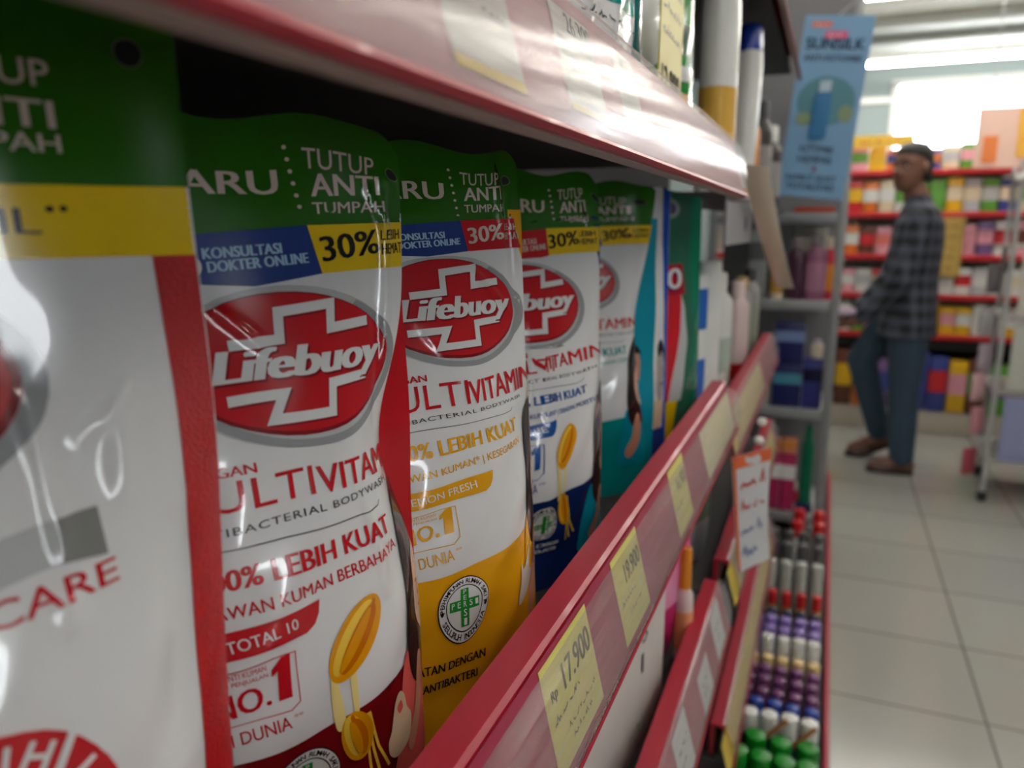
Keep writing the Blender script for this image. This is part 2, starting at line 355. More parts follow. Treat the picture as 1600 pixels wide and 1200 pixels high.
tag(b.build('promo_strip'), 'thin maroon strip printed with tiny promo words along the bottom of the price holder', 'promo strip')
for k, (y, a, c) in enumerate(((.9, .08, .9), (.79, .3, .95), (.66, .1, .95))):
    price_tag(('white price tag by the rounded far end of the lower red strip', 'second white price tag from the far end of the lower red strip', 'third white price tag from the far end of the lower red strip')[k], y, .06, H-.455, .012, a, c, (206, 208, 206), [('~12.500', .2, .9, .55, .011, INKG), ('~RSL 20', .2, .6, .3, .006, INKG)])
price_tag('long yellow price paper covering the second farther strip', 1.45, .85, H-.46, .014, .1, .9, (206, 180, 74), [])
price_tag('long yellow price paper covering the low farther strip', 1.45, .88, H-.72, .022, .1, .9, (200, 172, 70), [])
price_tag('cream price paper on the near farther strip, level under the body wash shelf', 1.3, .5, H-.25, 0, .1, .9, (214, 196, 140), [])

# ---------------------------------------------------------------- printed pouches
def pouch_S(P,u,v):
    """front film of a standing pouch: local (x right, y outward, z up) at film coordinates u (0..W) and v (0..H)"""
    W,Hh,D,hd=P['W'],P['H'],P['D'],P['hd']
    u=np.asarray(u,float); v=np.asarray(v,float)
    s=np.clip(2*u/W-1,-1,1); t=v/Hh; tk=1-hd/Hh
    a=np.clip(t/0.32,0,1); b=np.clip((t-0.32)/(tk-0.32),0,1)
    prof=np.where(t<0.32,0.62+0.38*np.sin(a*math.pi/2),1-(b*b*(3-2*b))*0.93)
    prof=np.where(t>tk,0.07*np.clip((1-t)/(1-tk),0,1),prof)
    y=D*prof*np.power(np.clip(1-np.abs(s)**P.get('pw',2.3),0,1),0.85)
    wa=P.get('waist',0.07)*np.exp(-((t-P.get('wt',0.48))/P.get('ws',0.14))**2)
    x=(u-W/2)*(1-wa*np.clip(0.25+0.75*s,0,1))
    x=x+P.get('bow',0)*np.exp(-((t-.60)/.20)**2)*(s+1)/2
    for (u0,v0,u1,v1,am,wd) in P.get('creases',[]):
        du,dv=u1-u0,v1-v0; L=math.hypot(du,dv)
        q=((u-u0)*du+(v-v0)*dv)/(L*L); d=((u-u0)*dv-(v-v0)*du)/L
        env=np.clip(1-np.abs(2*q-1)**4,0,1)*((q>0)&(q<1))
        y=y+am*env*np.exp(-(d/wd)**2)
    ph=P.get('ph',0.0)
    y=y+0.0011*np.sin(u*95+ph+v*30)*np.clip((t-.3)*3,0,1)*np.clip((1.0-np.abs(s)**6),0,1)
    y=y+0.0008*np.sin(u*160-v*120+ph*2)*np.clip(prof,0.1,1)*np.clip(1-np.abs(s)**6,0,1)
    hz=np.clip((v-(Hh-0.03))/0.03,0,1)
    y=y+P.get('hw',0.002)*np.sin(u*P.get('hf',70)+ph)*np.clip((t-(tk-.1))/.15,0,1)
    wav=P.get('wav',0.003)*np.sin(u*P.get('wf',85)+ph*1.7)-P.get('rc',0.006)*np.clip(np.abs(s)-.8,0,.2)**2*25
    z=v+hz*wav
    y=y-np.tan(P.get('lean',0.03))*v
    return np.stack([x,y,z],-1)

def interp_map(pairs):
    a = np.array(pairs, float); return lambda q: np.interp(q, a[:, 0], a[:, 1], left=a[0, 1]+0*a[0, 0], right=None)
BZ = H-.257; VB = -.029
def pouch(label, P, art, base, header, header_art=(), seal=None, group=None, umap=None, vmap=None, seal_art=(), bz=BZ, back=None):
    """P: film shape; art: (triangles, layer, material) in film coordinates; header: material of the top seal"""
    th = math.radians(P['th']); W, Hh = P['W'], P['H']
    ux = np.array([math.sin(th), math.cos(th)]); o2 = np.array(P['edge'])-W/2*ux
    t = thing('body_wash_pouch' if P.get('kind') is None else P['kind'], label, P.get('cat', 'pouch'), (o2[0], o2[1], bz), math.pi/2-th, group)
    # the empty's +x runs along the pouch, its -y faces the aisle
    def S(u, v):
        q = pouch_S(P, u, v); q[..., 1] *= -1; return q
    def nrm(u, v):
        e = 4e-4; a = S(u+e, v)-S(u-e, v); c = S(u, v+e)-S(u, v-e); n = np.cross(a, c); return n/np.maximum(1e-9, np.linalg.norm(n, axis=-1, keepdims=True))
    vh = Hh-P['hd']; vb = P.get('vb', VB)
    def part(name, v0, v1, nv, mat, prints):
        b = MB(); nu = 60
        U, V = np.meshgrid(np.linspace(0, W, nu+1), np.linspace(v0, v1, nv+1))
        Un = np.clip(U, .0006, W-.0006)
        G = S(U, V).reshape(-1, 3); N = [nrm(Un, V).reshape(-1, 3)]
        b.add(G, [(j*(nu+1)+i, j*(nu+1)+i+1, (j+1)*(nu+1)+i+1, (j+1)*(nu+1)+i) for j in range(nv) for i in range(nu)], mat)
        Bk = G.copy(); mid = -(-np.tan(P.get('lean', .03))*V.reshape(-1)); d = mid-Bk[:, 1]
        Bk[:, 1] = np.maximum(mid+.45*np.maximum(d, 0), Bk[:, 1])+.0006
        b.add(Bk, [((j+1)*(nu+1)+i, (j+1)*(nu+1)+i+1, j*(nu+1)+i+1, j*(nu+1)+i) for j in range(nv) for i in range(nu)], back or mat)
        N.append(-N[0]*np.array([-1, 1, -1]))
        if v0 < .01:
            b.add(np.concatenate([G[:nu+1], Bk[:nu+1]]), [(i, nu+1+i, nu+2+i, i+1) for i in range(nu)], mat, False); N.append(np.tile([0, 0, -1.], (2*nu+2, 1)))
        for tri, layer, m in prints:
            tri = np.array(tri, float)
            tr = split(tri, .0028)
            u, v = tr[..., 0], tr[..., 1]
            if vmap is not None: v = vmap(v) if not callable(P.get('vm2')) else P['vm2'](u, v)
            if umap is not None: u = umap(u, v)
            ok = (u.mean(1) > .0004) & (u.mean(1) < W-.0004) & (v.mean(1) > v0) & (v.mean(1) < v1+.0014)
            u, v = np.clip(u[ok], .0006, W-.0006), v[ok]
            if not len(u): continue
            n = nrm(u, v); q = (S(u, v)+n*(.00016*layer)).reshape(-1, 3)
            b.add(q, [(3*i, 3*i+1, 3*i+2) for i in range(len(q)//3)], m); N.append(n.reshape(-1, 3))
        return b.build(name, t, normals=np.concatenate(N))
    part('film', vb, vh, 96, base, art)
    part('header', vh, Hh, 22, header, header_art)
    if seal is not None:
        m, w0 = seal; b = MB(); n = 30; rows = []
        for j in range(n+1):
            v = vb+.002+(vh+.002-vb)*j/n; y0 = np.tan(P.get('lean', .03))*v
            wob = .0012*math.sin(v*60+P.get('ph', 0))
            rows.append((v, y0+.0008+wob))
        xs = [W/2-w0+w0*i/6 for i in range(7)]
        G = [(x, y, z) for z, y in rows for x in xs]
        b.add(G, [(j*7+i, j*7+i+1, (j+1)*7+i+1, (j+1)*7+i) for j in range(n) for i in range(6)], m)
        b.add([(x, y+.0005, z) for x, y, z in G], [((j+1)*7+i, (j+1)*7+i+1, j*7+i+1, j*7+i) for j in range(n) for i in range(6)], m)
        for tri, layer, mm in seal_art:
            b.tris(tri, lambda u, v: (u-W/2, float(np.interp(v, [r[0] for r in rows], [r[1] for r in rows]))-.0003*layer, v), mm)
        b.build('side_seal', t)
    return t

FILM = dict(rough=.22, coat=.6, var=.015)
WHT = M('white_film', (234, 234, 236), **FILM); GRN = M('green_film', (40, 106, 16), **FILM); YEL = M('yellow_print', (242, 204, 14), **FILM)
BLU = M('blue_print', (32, 62, 140), **FILM); REDP = M('red_print', (204, 22, 34), **FILM); DRED = M('dark_red_print', (128, 16, 24), **FILM)
CREAM = M('header_text_print', (222, 206, 196), **FILM); BLK = M('black_print', (26, 24, 26), **FILM); GRYP = M('silver_print', (158, 160, 164), **FILM)
GRYT = M('grey_text_print', (70, 72, 78), **FILM); LGRY = M('pale_grey_print', (196, 198, 200), **FILM); CYT = M('pale_blue_text_print', (176, 214, 244), **FILM)
ORA = M('amber_print', (236, 168, 22), **FILM); GOLD = M('gold_print', (236, 160, 10), **FILM); GOLD2 = M('deep_gold_print', (214, 116, 4), **FILM); GOLD3 = M('pale_gold_print', (252, 208, 70), **FILM)
NAVY = M('navy_print', (14, 44, 104), **FILM); BLT = M('blue_text_print', (22, 84, 164), **FILM); TEAL = M('teal_film', (0, 152, 178), **FILM); TEALT = M('teal_print', (0, 150, 150), **FILM)
SKIN = M('skin_print', (226, 174, 148), **FILM); SKIN2 = M('shadow_skin_print', (206, 142, 116), **FILM); HAIRP = M('hair_print', (44, 30, 28), **FILM); SALM = M('salmon_print', (228, 98, 92), **FILM)
BEIGE = M('beige_print', (224, 196, 166), **FILM); SEALG = M('seal_green_print', (38, 148, 56), **FILM); HOLE = M('punched_hole', (8, 10, 8), .8)
DRK = M('logo_shadow_print', (140, 12, 24), **FILM)

def logo():
    """red oval with a broken white cross and slanted lettering"""
    a = [(ell((.0722, .2026), .0535, .0318, -.08), 1, LGRY), (ell((.0735, .2020), .0525, .0312, -.08, inner=.90, a0=-140, a1=60), 2, GRYP), (ell((.0711, .2038), .0487, .0281, -.08), 3, DRK), (ell((.0711, .2044), .0480, .0270, -.08), 4, REDP)]
    for k, (d, m) in enumerate(((( .0008, -.0009), DRK), ((0, 0), WHT))):
        sh = lambda L: [(x+d[0], y+d[1]) for x, y in L]
        a.append((stroke(sh([(.0440, .2126), (.0640, .2137), (.0645, .2243), (.0880, .2262), (.0868, .2163), (.1066, .2178)]), .0040), 5+k, m))
        a.append((stroke(sh([(.0405, .1921), (.0625, .1927), (.0572, .1833), (.0838, .1832), (.0850, .1946), (.1050, .1957)]), .0040), 5+k, m))
    a.append((T('Lifebuoy', (.0368, .1938), (.1165, .1944), .0160, .062, .22), 6, DRK)); a.append((T('Lifebuoy', (.0358, .1948), (.1155, .1954), .0160, .062, .22), 7, WHT))
    return a
def persi(c, r):
    a = [(ell(c, r, r), 5, BLK), (ell(c, r*.965, r*.965), 6, WHT), (ell(c, r*.70, r*.70, inner=.95), 7, BLK)]
    g = .155*r; q = .56*r
    a += [(poly([(c[0]-q, c[1]-g), (c[0]+q, c[1]-g), (c[0]+q, c[1]+g), (c[0]-q, c[1]+g)]), 7, SEALG), (poly([(c[0]-g, c[1]-q), (c[0]+g, c[1]-q), (c[0]+g, c[1]+q), (c[0]-g, c[1]+q)]), 8, SEALG)]
    for i, ch in enumerate('PERSI'):
        x = c[0]+(-.44+.22*i)*r; a.append((T(ch, (x-.05*r, c[1]-.08*r), (x+.06*r, c[1]-.08*r), .17*r, .01), 9, WHT))
        if i != 2:
            y = c[1]+(.44-.22*i)*r; a.append((T(ch, (c[0]-.05*r, y-.08*r), (c[0]+.06*r, y-.08*r), .17*r, .01), 9, WHT))
    a.append((arc_text('PERHIMPUNAN RUMAH SAKIT', c, r*.75, r*.165, 190, -10), 7, BLK)); a.append((arc_text('SELURUH INDONESIA', c, r*.75, r*.165, 205, 335, True), 7, BLK))
    a += [(ell((c[0]+s*r*.83, c[1]-.14*r), r*.06, r*.06, n=12), 7, BLK) for s in (-1, 1)]
    return a
def capsules(shift=0.):
    a = []
    for c, l, w_, rot in (((.0800+shift, .0892), .0192, .0108, .95), ((.0795+shift, .0425), .0138, .0078, 1.85)):
        a.append((ell(c, l, w_, rot), 5, GOLD)); a.append((ell((c[0]-.0016, c[1]+.001), l*.86, w_*.62, rot), 6, GOLD3)); a.append((ell((c[0]+.0006, c[1]-.0004), l*.8, w_*.48, rot), 7, GOLD2))
        a.append((ell((c[0]-.0012, c[1]), l*.74, w_*.26, rot), 8, GOLD)); k = (c[0]+l*.80*math.cos(rot), c[1]+l*.80*math.sin(rot)); a.append((ell(k, .002, .0010, rot), 8, GOLD2))
    a.append((blob((.0665+shift, .075), (.0700+shift, .073), (.0735+shift, .056), (.0725+shift, .050), (.069+shift, .052)), 4, M('pale_yellow_print', (250, 228, 150), **FILM)))
    a.append((blob((.0760+shift, .078), (.0790+shift, .079), (.0800+shift, .056), (.0780+shift, .054)), 4, M('pale_yellow_print', (250, 228, 150), **FILM)))
    for x0, x1, y1 in ((.0840, .0930, .012), (.0850, .0975, .016), (.0835, .0885, .010)):
        a.append((stroke([(x0+shift, .052), ((x0+x1)/2+shift, .030), (x1+shift, y1)], .0014), 4, GOLD3))
    return a
def header_text(hole=(.1218, .2815)):
    a = [(T('BARU', (.0225, .2688), (.0712, .2695), .0092), 2, CREAM)]
    a += [(ell((.0751+.0048*i/6, .2868-.0262*i/6), .0010, .0008, n=10), 2, CREAM) for i in range(7)]
    a += [(T('TUTUP', (.0823, .2792), (.1128, .2790), .0075, .004), 2, CREAM), (T('ANTI', (.0847, .2692), (.1152, .2706), .0082, .03), 2, CREAM), (T('TUMPAH', (.0847, .2622), (.1170, .2634), .0046, .015), 2, CREAM)]
    a += [(ell(hole, .0036, .0030, inner=.86), 3, M('hole_rim', (86, 120, 70), .4)), (ell(hole, .0031, .0026), 3, HOLE)]
    return a
def band(left, right, ltxt, rtxt, header):
    a = [(poly([(0, .2545), (.0375, .2545), (.0815, .2578), (.127, .2592), (.127, .2680), (0, .2680)]), 1, header),
         (poly([(0, .2545), (.0375, .2545), (.0815, .2578), (.0863, .2383), (.0700, .2362), (.0575, .2345), (.036, .2360), (0, .2395)]), 3, left),
         (poly([(.0815, .2578), (.127, .2592), (.127, .2400), (.1050, .2392), (.0863, .2383)]), 3, right),
         (T('KONSULTASI', (.0391, .2452), (.0697, .2468), .0041, .05), 4, ltxt), (T('DOKTER ONLINE', (.0405, .2402), (.0807, .2428), .0041, .05), 4, ltxt),
         (ell((.0345, .2425), .004, .0042), 4, WHT), (ell((.0335, .2436), .0022, .0022), 5, left),
         (T('30%', (.0872, .2428), (.1150, .2462), .0102, .035), 4, rtxt), (T('LEBIH', (.1152, .2517), (.1250, .2520), .0042, .014), 4, rtxt), (T('HEMAT', (.1156, .2455), (.1262, .2460), .0046, .014), 4, rtxt)]
    return a
def claims(acc, txt2, tabtxt, vit=((.0715, .1520), (.1390, .1528)), tabx=.0647, txt_r=.1105):
    k = tabx-.0647
    a = [(T('DENGAN', (.0185, .1648), (.0472, .1652), .0037), 3, REDP), (T('MULTI', (.0120, .1522), (.0700, .1524), .0112, -.012), 3, REDP), (T('VITAMIN', vit[0], vit[1], .0108, .025), 3, REDP),
         (T('ANTIBACTERIAL BODYWASH', (.0170, .1432), (.1180, .1470), .0030, .004, spacing=1.15), 3, GRYT), (stroke([(.004, .1385), (.0600, .1388), (.0960, .1392), (.1040, .1400), (.1060, .1420)], .0004), 3, GRYT),
         (T('100% LEBIH KUAT', (.0215, .1225), (.1085, .1268), .0083), 3, acc), (T(txt2, (.0150, .1108), (txt_r, .1180), .0050, .012), 3, acc),
         (poly([(0, .1040), (.0288, .1069), (.0647+k, .1115), (.0640+k, .1060), (.0620+k, .1020), (.0583+k, .0994), (.028, .0956), (0, .0925)]), 3, acc), (T(tabtxt, (.0290 if k == 0 else .026, .0985), (.0551+k*.85, .1028), .0047, .008), 4, WHT),
         (stroke([(.010, .0880), (.0445, .0935), (.0530, .0935), (.0536, .0720), (.0500, .0690), (.010, .0672)], .0004), 3, acc),
         (T('SABUN ANTI KUMAN', (.0180, .0870), (.0415, .0893), .0024, .0), 3, acc), (T('DENGAN PENJUALAN', (.0180, .0838), (.0420, .0858), .0024, .0), 3, acc),
         (T('NO.', (.0225, .0705), (.0432, .0738), .0108, .02), 3, acc), (poly([(.0458, .0742), (.0508, .0747), (.0508, .0935), (.0472, .0930), (.0434, .0886), (.0434, .0856), (.0458, .0872)]), 3, acc),
         (T('DI DUNIA', (.0240, .0580), (.0500, .0612), .0058, .004), 3, acc), (T('**', (.0508, .0655), (.0545, .0658), .0015, .0), 3, acc)]
    return a
def sweep(m, y=(.047, .0506, .0525, .0560, .0585, .066)):
    xs = (0, .0296, .0559, .080, .103, .128); return [(poly(list(zip(xs, y))+[(.128, -.03), (0, -.03)]), 2, m)]
def girl(dx=0., dy=0., shirt=SALM, hand=True):
    D = lambda L: blob(*[(x+dx, y+dy) for x, y in L])
    a = [(D([(.1035, .020), (.108, .060), (.113, .066), (.124, .060), (.127, .030), (.126, .004), (.104, .004)]), 5, shirt),
         (D([(.1190, .140), (.1130, .120), (.1120, .095), (.1115, .070), (.1140, .052), (.120, .046), (.1275, .060), (.1275, .140)]), 6, HAIRP),
         (D([(.1205, .108), (.1185, .095), (.1190, .082), (.1225, .072), (.1275, .070), (.1275, .112)]), 7, SKIN),
         (ell((.1222+dx, .0950+dy), .0016, .0010, n=14), 8, HAIRP), (ell((.1245+dx, .0815+dy), .0018, .0008, n=14), 8, SALM), (D([(.1232, .091), (.1226, .0875), (.1245, .0868)]), 8, SKIN2),
         (D([(.1200, .060), (.1175, .050), (.1160, .035), (.1110, .018), (.1150, .012), (.1215, .030), (.1230, .055)]), 7, SKIN2)]
    if hand:
        a += [(D([(.0985, .0335), (.1010, .0460), (.1040, .0500), (.1070, .0470), (.1085, .0400), (.1120, .0330), (.1110, .0210), (.1030, .0170), (.0975, .0210), (.0965, .0280)]), 8, BEIGE), (D([(.1020, .0430), (.1045, .0455), (.1056, .0415), (.1035, .0395)]), 9, shirt)]
    return a
GRP = 'body wash pouches'
# second pouch: red accents
P2 = dict(th=28, edge=(-.17, .2994), W=.127, H=.299, D=.028, hd=.036, waist=.26, wt=.545, ws=.14, ph=.4, rc=.010, wav=.0026,
          creases=[(.1165, .285, .1185, .195, .0014, .0022), (.036, .232, .060, .208, .0013, .0026), (.096, .150, .100, .098, .0012, .004), (.1085, .275, .1205, .250, .0012, .002), (.108, .245, .117, .17, -.0010, .003)])
art = band(BLU, YEL, CYT, BLK, GRN)+logo()+claims(REDP, 'MELAWAN KUMAN BERBAHAYA', 'TOTAL 10')+sweep(DRED)+capsules()+persi((.0559, .0328), .0145)+girl()
pouch('white body wash pouch with red lettering and a dark red base, second from the left', P2, art, WHT, GRN, header_text(), seal=(REDP, .026), group=GRP)
# third pouch: amber accents
P3 = dict(th=28, edge=(-.156, .4223), W=.127, H=.299, D=.026, hd=.036, waist=0, lean=.06, ph=1.9, rc=.008, wav=.0026,
          creases=[(.105, .297, .112, .245, .0016, .003), (.118, .27, .121, .20, .0013, .0022), (.080, .243, .116, .205, .0009, .0022), (.045, .21, .075, .165, .0008, .003), (.1145, .285, .119, .21, -.0012, .003)])
u3 = np.array([(0, 0), (.0407, .040), (.0711, .0719), (.0823, .0823), (.1126, .1095), (.1198, .1150), (.127, .127), (.141, .134)])
v3 = np.array([(-.03, -.03), (0, .004), (.0328, .0553), (.0525, .0750), (.0600, .0810), (.0759, .0990), (.0919, .1100), (.1000, .1160), (.1115, .1256), (.1265, .1415), (.1387, .1528), (.1470, .1590), (.1510, .1612), (.165, .1772), (.2025, .2118), (.2315, .2399), (.2385, .2440), (.2578, .2606), (.299, .299)])
art = band(BLU, REDP, CYT, CREAM, GRN)+logo()+claims(ORA, 'MELAWAN KUMAN* | KESEGARAN', 'LEMON FRESH', vit=((.0700, .1520), (.1305, .1535)), tabx=.0790, txt_r=.1105)+sweep(ORA)+persi((.0559, .0328), .0155)+girl(.004, .0, ORA, False)
art += [(T('KESEHATAN DENGAN', (.0130, .0090), (.0710, .0078), .0035), 5, BLK), (T('SABUN ANTIBAKTERI', (.0130, .0020), (.0660, .0010), .0034), 5, BLK), (blob((.101, .022), (.1035, .032), (.1040, .040), (.1065, .036), (.110, .040), (.116, .050), (.114, .036), (.120, .030), (.108, .022)), 6, CREAM)]
pouch('white and amber lemon body wash pouch, third from the left', P3, art, WHT, GRN, header_text((.1195, .2815)), seal=(ORA, .01), group=GRP,
      umap=lambda u, v: np.interp(u, u3[:, 0], u3[:, 1]), vmap=lambda v: np.interp(v, v3[:, 0], v3[:, 1]))
# fourth pouch: blue accents
P4 = dict(th=28, edge=(-.17, .6199), W=.127, H=.298, D=.026, hd=.036, waist=0, ph=3.1, wav=.0026, rc=.010, creases=[(.098, .285, .112, .255, .0014, .003), (.040, .19, .030, .12, .0013, .0022), (.036, .135, .05, .105, .0010, .003)])
uA = np.array([(0, -.012), (.0711, .0559), (.0815, .0655), (.0872, .0679), (.1150, .1006), (.1158, .1010), (.1262, .1245), (.127, .127)])
uL = np.array([(0, -.049), (.0868, .0559), (.1198, .0950), (.1260, .1020)])
uB = np.array([(0, -.012), (.0527, .0395), (.0559, .0471), (.0647, .0527), (.0911, .0703), (.1046, .0863), (.1086, .0927), (.1180, .1120), (.127, .127), (.16, .135)])
def um4(u, v):
    return np.where(v > .2615, np.interp(u, [0, .0711, .0823, .1126, .127], [-.004, .064, .0775, .108, .127]), np.where(v > .234, np.interp(u, uA[:, 0], uA[:, 1]), np.where(v > .167, np.interp(u, uL[:, 0], uL[:, 1]), np.interp(u, uB[:, 0], uB[:, 1]))))
v4 = np.array([(-.03, -.03), (0, 0), (.0328, .0262), (.0525, .0476), (.0628, .0570), (.0759, .0766), (.1265, .127), (.1387, .1364), (.147, .1439), (.1520, .1480), (.165, .160), (.2025, .199), (.2315, .2289), (.238, .2354), (.2578, .256), (.2634, .2616), (.298, .298)])
art = band(REDP, YEL, CREAM, BLK, GRN)+logo()+claims(BLT, 'MELAWAN KUMAN* | DENGAN MOISTURIZER', 'MILD CARE', vit=((.0500, .1540), (.1266, .1575)), txt_r=.1300)+sweep(NAVY)+capsules()+persi((.0559, .0328), .0150)+girl(0, -.012, TEAL, False)
art += [(T('KESEHATAN DENGAN', (.020, .0100), (.075, .0100), .0035), 5, WHT), (T('SABUN ANTIBAKTERI', (.020, .0040), (.072, .0040), .0034), 5, WHT)]
pouch('white and navy mild care body wash pouch, fourth from the left', P4, art, WHT, GRN, header_text((.124, .2835)), seal=(NAVY, .01), group=GRP, umap=um4, vmap=lambda v: np.interp(v, v4[:, 0], v4[:, 1]))
# fifth pouch: teal accents, mostly behind the fourth
P5 = dict(th=45, edge=(-.168, .832), W=.127, H=.302, D=.024, hd=.040, waist=.46, wt=.45, ws=.34, ph=.9, wav=.0026)
u5 = np.array([(0, -.03), (.0711, .035), (.0823, .0480), (.1128, .0880), (.119, .1040), (.127, .127)])
ub = np.array([(0, -.03), (.0711, .040), (.1086, .0830), (.127, .127), (.14, .127)])
art = band(BLU, YEL, CYT, BLK, GRN)+logo()+claims(TEALT, 'MELAWAN KUMAN* | KESEGARAN CLEAN', 'COOL FRESH', vit=((.0600, .1520), (.1215, .1535)))+sweep(TEALT, (.047, .0506, .0525, .056, .0585, .066))+girl(-.004, 0, TEAL, False)
pouch('white and teal body wash pouch with a wide teal side, fifth from the left', P5, art, WHT, GRN, header_text((.1190, .2835)), seal=(TEAL, .050), group=GRP,
      umap=lambda u, v: np.where(v > .258, np.interp(u, u5[:, 0], u5[:, 1]), np.where((v > .168) & (v < .2370), u*1.04-.054, np.interp(u, ub[:, 0], ub[:, 1]))),
      seal_art=[(blob((.098, .120), (.104, .124), (.109, .115), (.108, .095), (.103, .085), (.098, .098)), 2, SKIN2), (blob((.096, .125), (.103, .131), (.110, .122), (.104, .122), (.099, .116), (.0965, .09)), 3, HAIRP), (blob((.096, .085), (.104, .083), (.110, .060), (.112, .02), (.096, .02)), 2, M('sky_blue_print', (40, 178, 222), **FILM))])
# first pouch: nearest, cut by the frame
P1 = dict(th=26, edge=(-.1838, .1863), W=.15, H=.325, D=.030, hd=.056, waist=.0, pw=2.2, ph=2.2, hw=.0008, wav=.001, rc=0, lean=.0, bow=.0035,
          creases=[(.098, .215, .1015, .165, .0016, .003), (.120, .212, .118, .178, .0018, .004), (.106, .196, .128, .214, .0014, .003), (.0995, .158, .1015, .148, .0012, .003), (.134, .175, .128, .09, -.0030, .006)])
art = [(poly([(0, .2486), (.15, .2486), (.15, .2690), (0, .2662)]), 2, YEL), (poly([(0, .2662), (.15, .2690), (.15, .2735), (0, .2735)]), 1, GRN), (poly([(.1366, -.03), (.15, -.03), (.15, .2486), (.1366, .2486)]), 2, M('red_ribbed_print', (196, 14, 24), rough=.3, coat=.3, bump=.6, scale=60, bscale=900)),
       (T('ML', (.0915, .2552), (.1085, .2552), .0068, .02), 3, BLK), (ell((.1112, .2618), .0011, .0009, n=10), 3, BLK), (ell((.1146, .2620), .0011, .0009, n=10), 3, BLK),
       (ell((.0520, .2170), .0520, .0320), 3, GRYP), (ell((.0490, .2175), .0490, .0290), 4, DRK), (ell((.0485, .2180), .0470, .0270), 5, REDP),
       (poly([(.0300, .1700), (.1000, .1790), (.1000, .1672), (.0300, .1560)]), 3, LGRY), (poly([(.1000, .1790), (.1104, .1798), (.1116, .1660), (.1000, .1672)]), 4, M('dark_silver_print', (140, 140, 138), **FILM)),
       (T('MILD CARE', (.0470, .1515), (.1140, .1575), .0072, .012), 3, REDP),
       (ell((.0760, .0950), .0330, .0345), 3, REDP), (ell((.0760, .0950), .0200, .0210), 4, WHT), (stroke([(.0905, .1080), (.0985, .1240)], .0022), 5, WHT), (arc_text('BERSIH', (.0760, .0950), .0235, .0080, 150, 55), 5, WHT), (arc_text('LEMBUT', (.0760, .0950), .0235, .0080, 40, -60), 5, WHT)]
hd = [(T('TUTUP', (.0830, .2935), (.1160, .2938), .0068, .006), 2, CREAM), (T('ANTI', (.0830, .2830), (.1160, .2832), .0072, .03), 2, CREAM), (T('TUMPAH', (.0800, .2766), (.1165, .2768), .0048, .015), 2, CREAM), (ell((.1368, .3055), .0040, .0040, inner=.88), 3, M('hole_rim', (86, 120, 70), .4)), (ell((.1368, .3055), .0036, .0036), 3, HOLE)]
pouch('large white body wash pouch with a red side strip, nearest at the left edge', P1, art, WHT, GRN, hd, seal=(REDP, .012), group=GRP)
# white pouch with a blue edge, then the green soap pouch at the end of the shelf
P7 = dict(th=40, edge=(-.165, .885), W=.10, H=.298, D=.016, hd=.03, waist=.0, ph=.3)
pouch('white pouch with a bright blue edge and a grey photo print beside the teal pouch', P7, [(poly([(.0905, -.03), (.10, -.03), (.10, .27), (.0905, .27)]), 2, M('bright_blue_print', (10, 78, 190), **FILM)), (blob((.076, .11), (.083, .125), (.089, .115), (.0895, .08), (.086, .06), (.078, .065), (.075, .09)), 2, M('photo_grey_print', (172, 160, 156), **FILM)), (blob((.078, .122), (.084, .132), (.0895, .122), (.0895, .105), (.086, .118), (.080, .112)), 3, BLK), (ell((.086, .098), .0016, .001), 3, BLK), (ell((.086, .080), .003, .0012), 3, BLK), (blob((.074, .06), (.09, .058), (.09, .03), (.074, .03)), 2, BEIGE), (poly([(.05, .028), (.0905, .028), (.0905, -.03), (.05, -.03)]), 3, BLU)], WHT, WHT, [(poly([(.0905, .268), (.10, .268), (.10, .298), (.0905, .298)]), 2, M('bright_blue_print', (10, 78, 190), **FILM))], group='refill pouches past the body wash')
GRN2 = M('sea_green_film', (0, 122, 92), **FILM); GRN3 = M('dull_green_film', (44, 106, 84), **FILM)
P8 = dict(th=44, edge=(-.142, .968), W=.118, H=.297, D=.022, hd=.04, waist=.0, ph=1.3)
vo = [(poly([(.0300, .210), (.0880, .214), (.0880, .178), (.0300, .174)]), 2, M('label_red_print', (176, 24, 44), **FILM)), (T('VO', (.0480, .183), (.0860, .185), .024, .05, .15), 4, WHT), (T('VO', (.0470, .181), (.0850, .183), .024, .06, .15), 3, M('deep_navy_print', (30, 26, 92), **FILM)),
      (poly([(.02, .174), (.0820, .178), (.0780, .135), (.0660, .09), (.0600, .045), (.02, .045)]), 2, M('bright_red_print', (214, 30, 44), **FILM)), (poly([(.0820, .178), (.0870, .16), (.0880, .12), (.0800, .05), (.0600, .045), (.0660, .09), (.0780, .135)]), 2, LGRY),
      (poly([(.02, .045), (.074, .050), (.072, .02), (.066, -.03), (.02, -.03)]), 3, YEL), (poly([(.100, -.03), (.118, -.03), (.118, .27), (.100, .27)]), 2, GRN2)]
pouch('green soap pouch with a red label reading VO, last before the end of the shelf', P8, vo, GRN3, GRN3, [(ell((.072, .278), .0125, .0105), 2, M('badge_grey_print', (150, 168, 162), **FILM)), (ell((.072, .278), .0075, .0065), 3, M('badge_purple_print', (92, 82, 118), **FILM)), (poly([(.100, .25), (.118, .25), (.118, .297), (.100, .297)]), 2, GRN2)], group='refill pouches past the body wash')

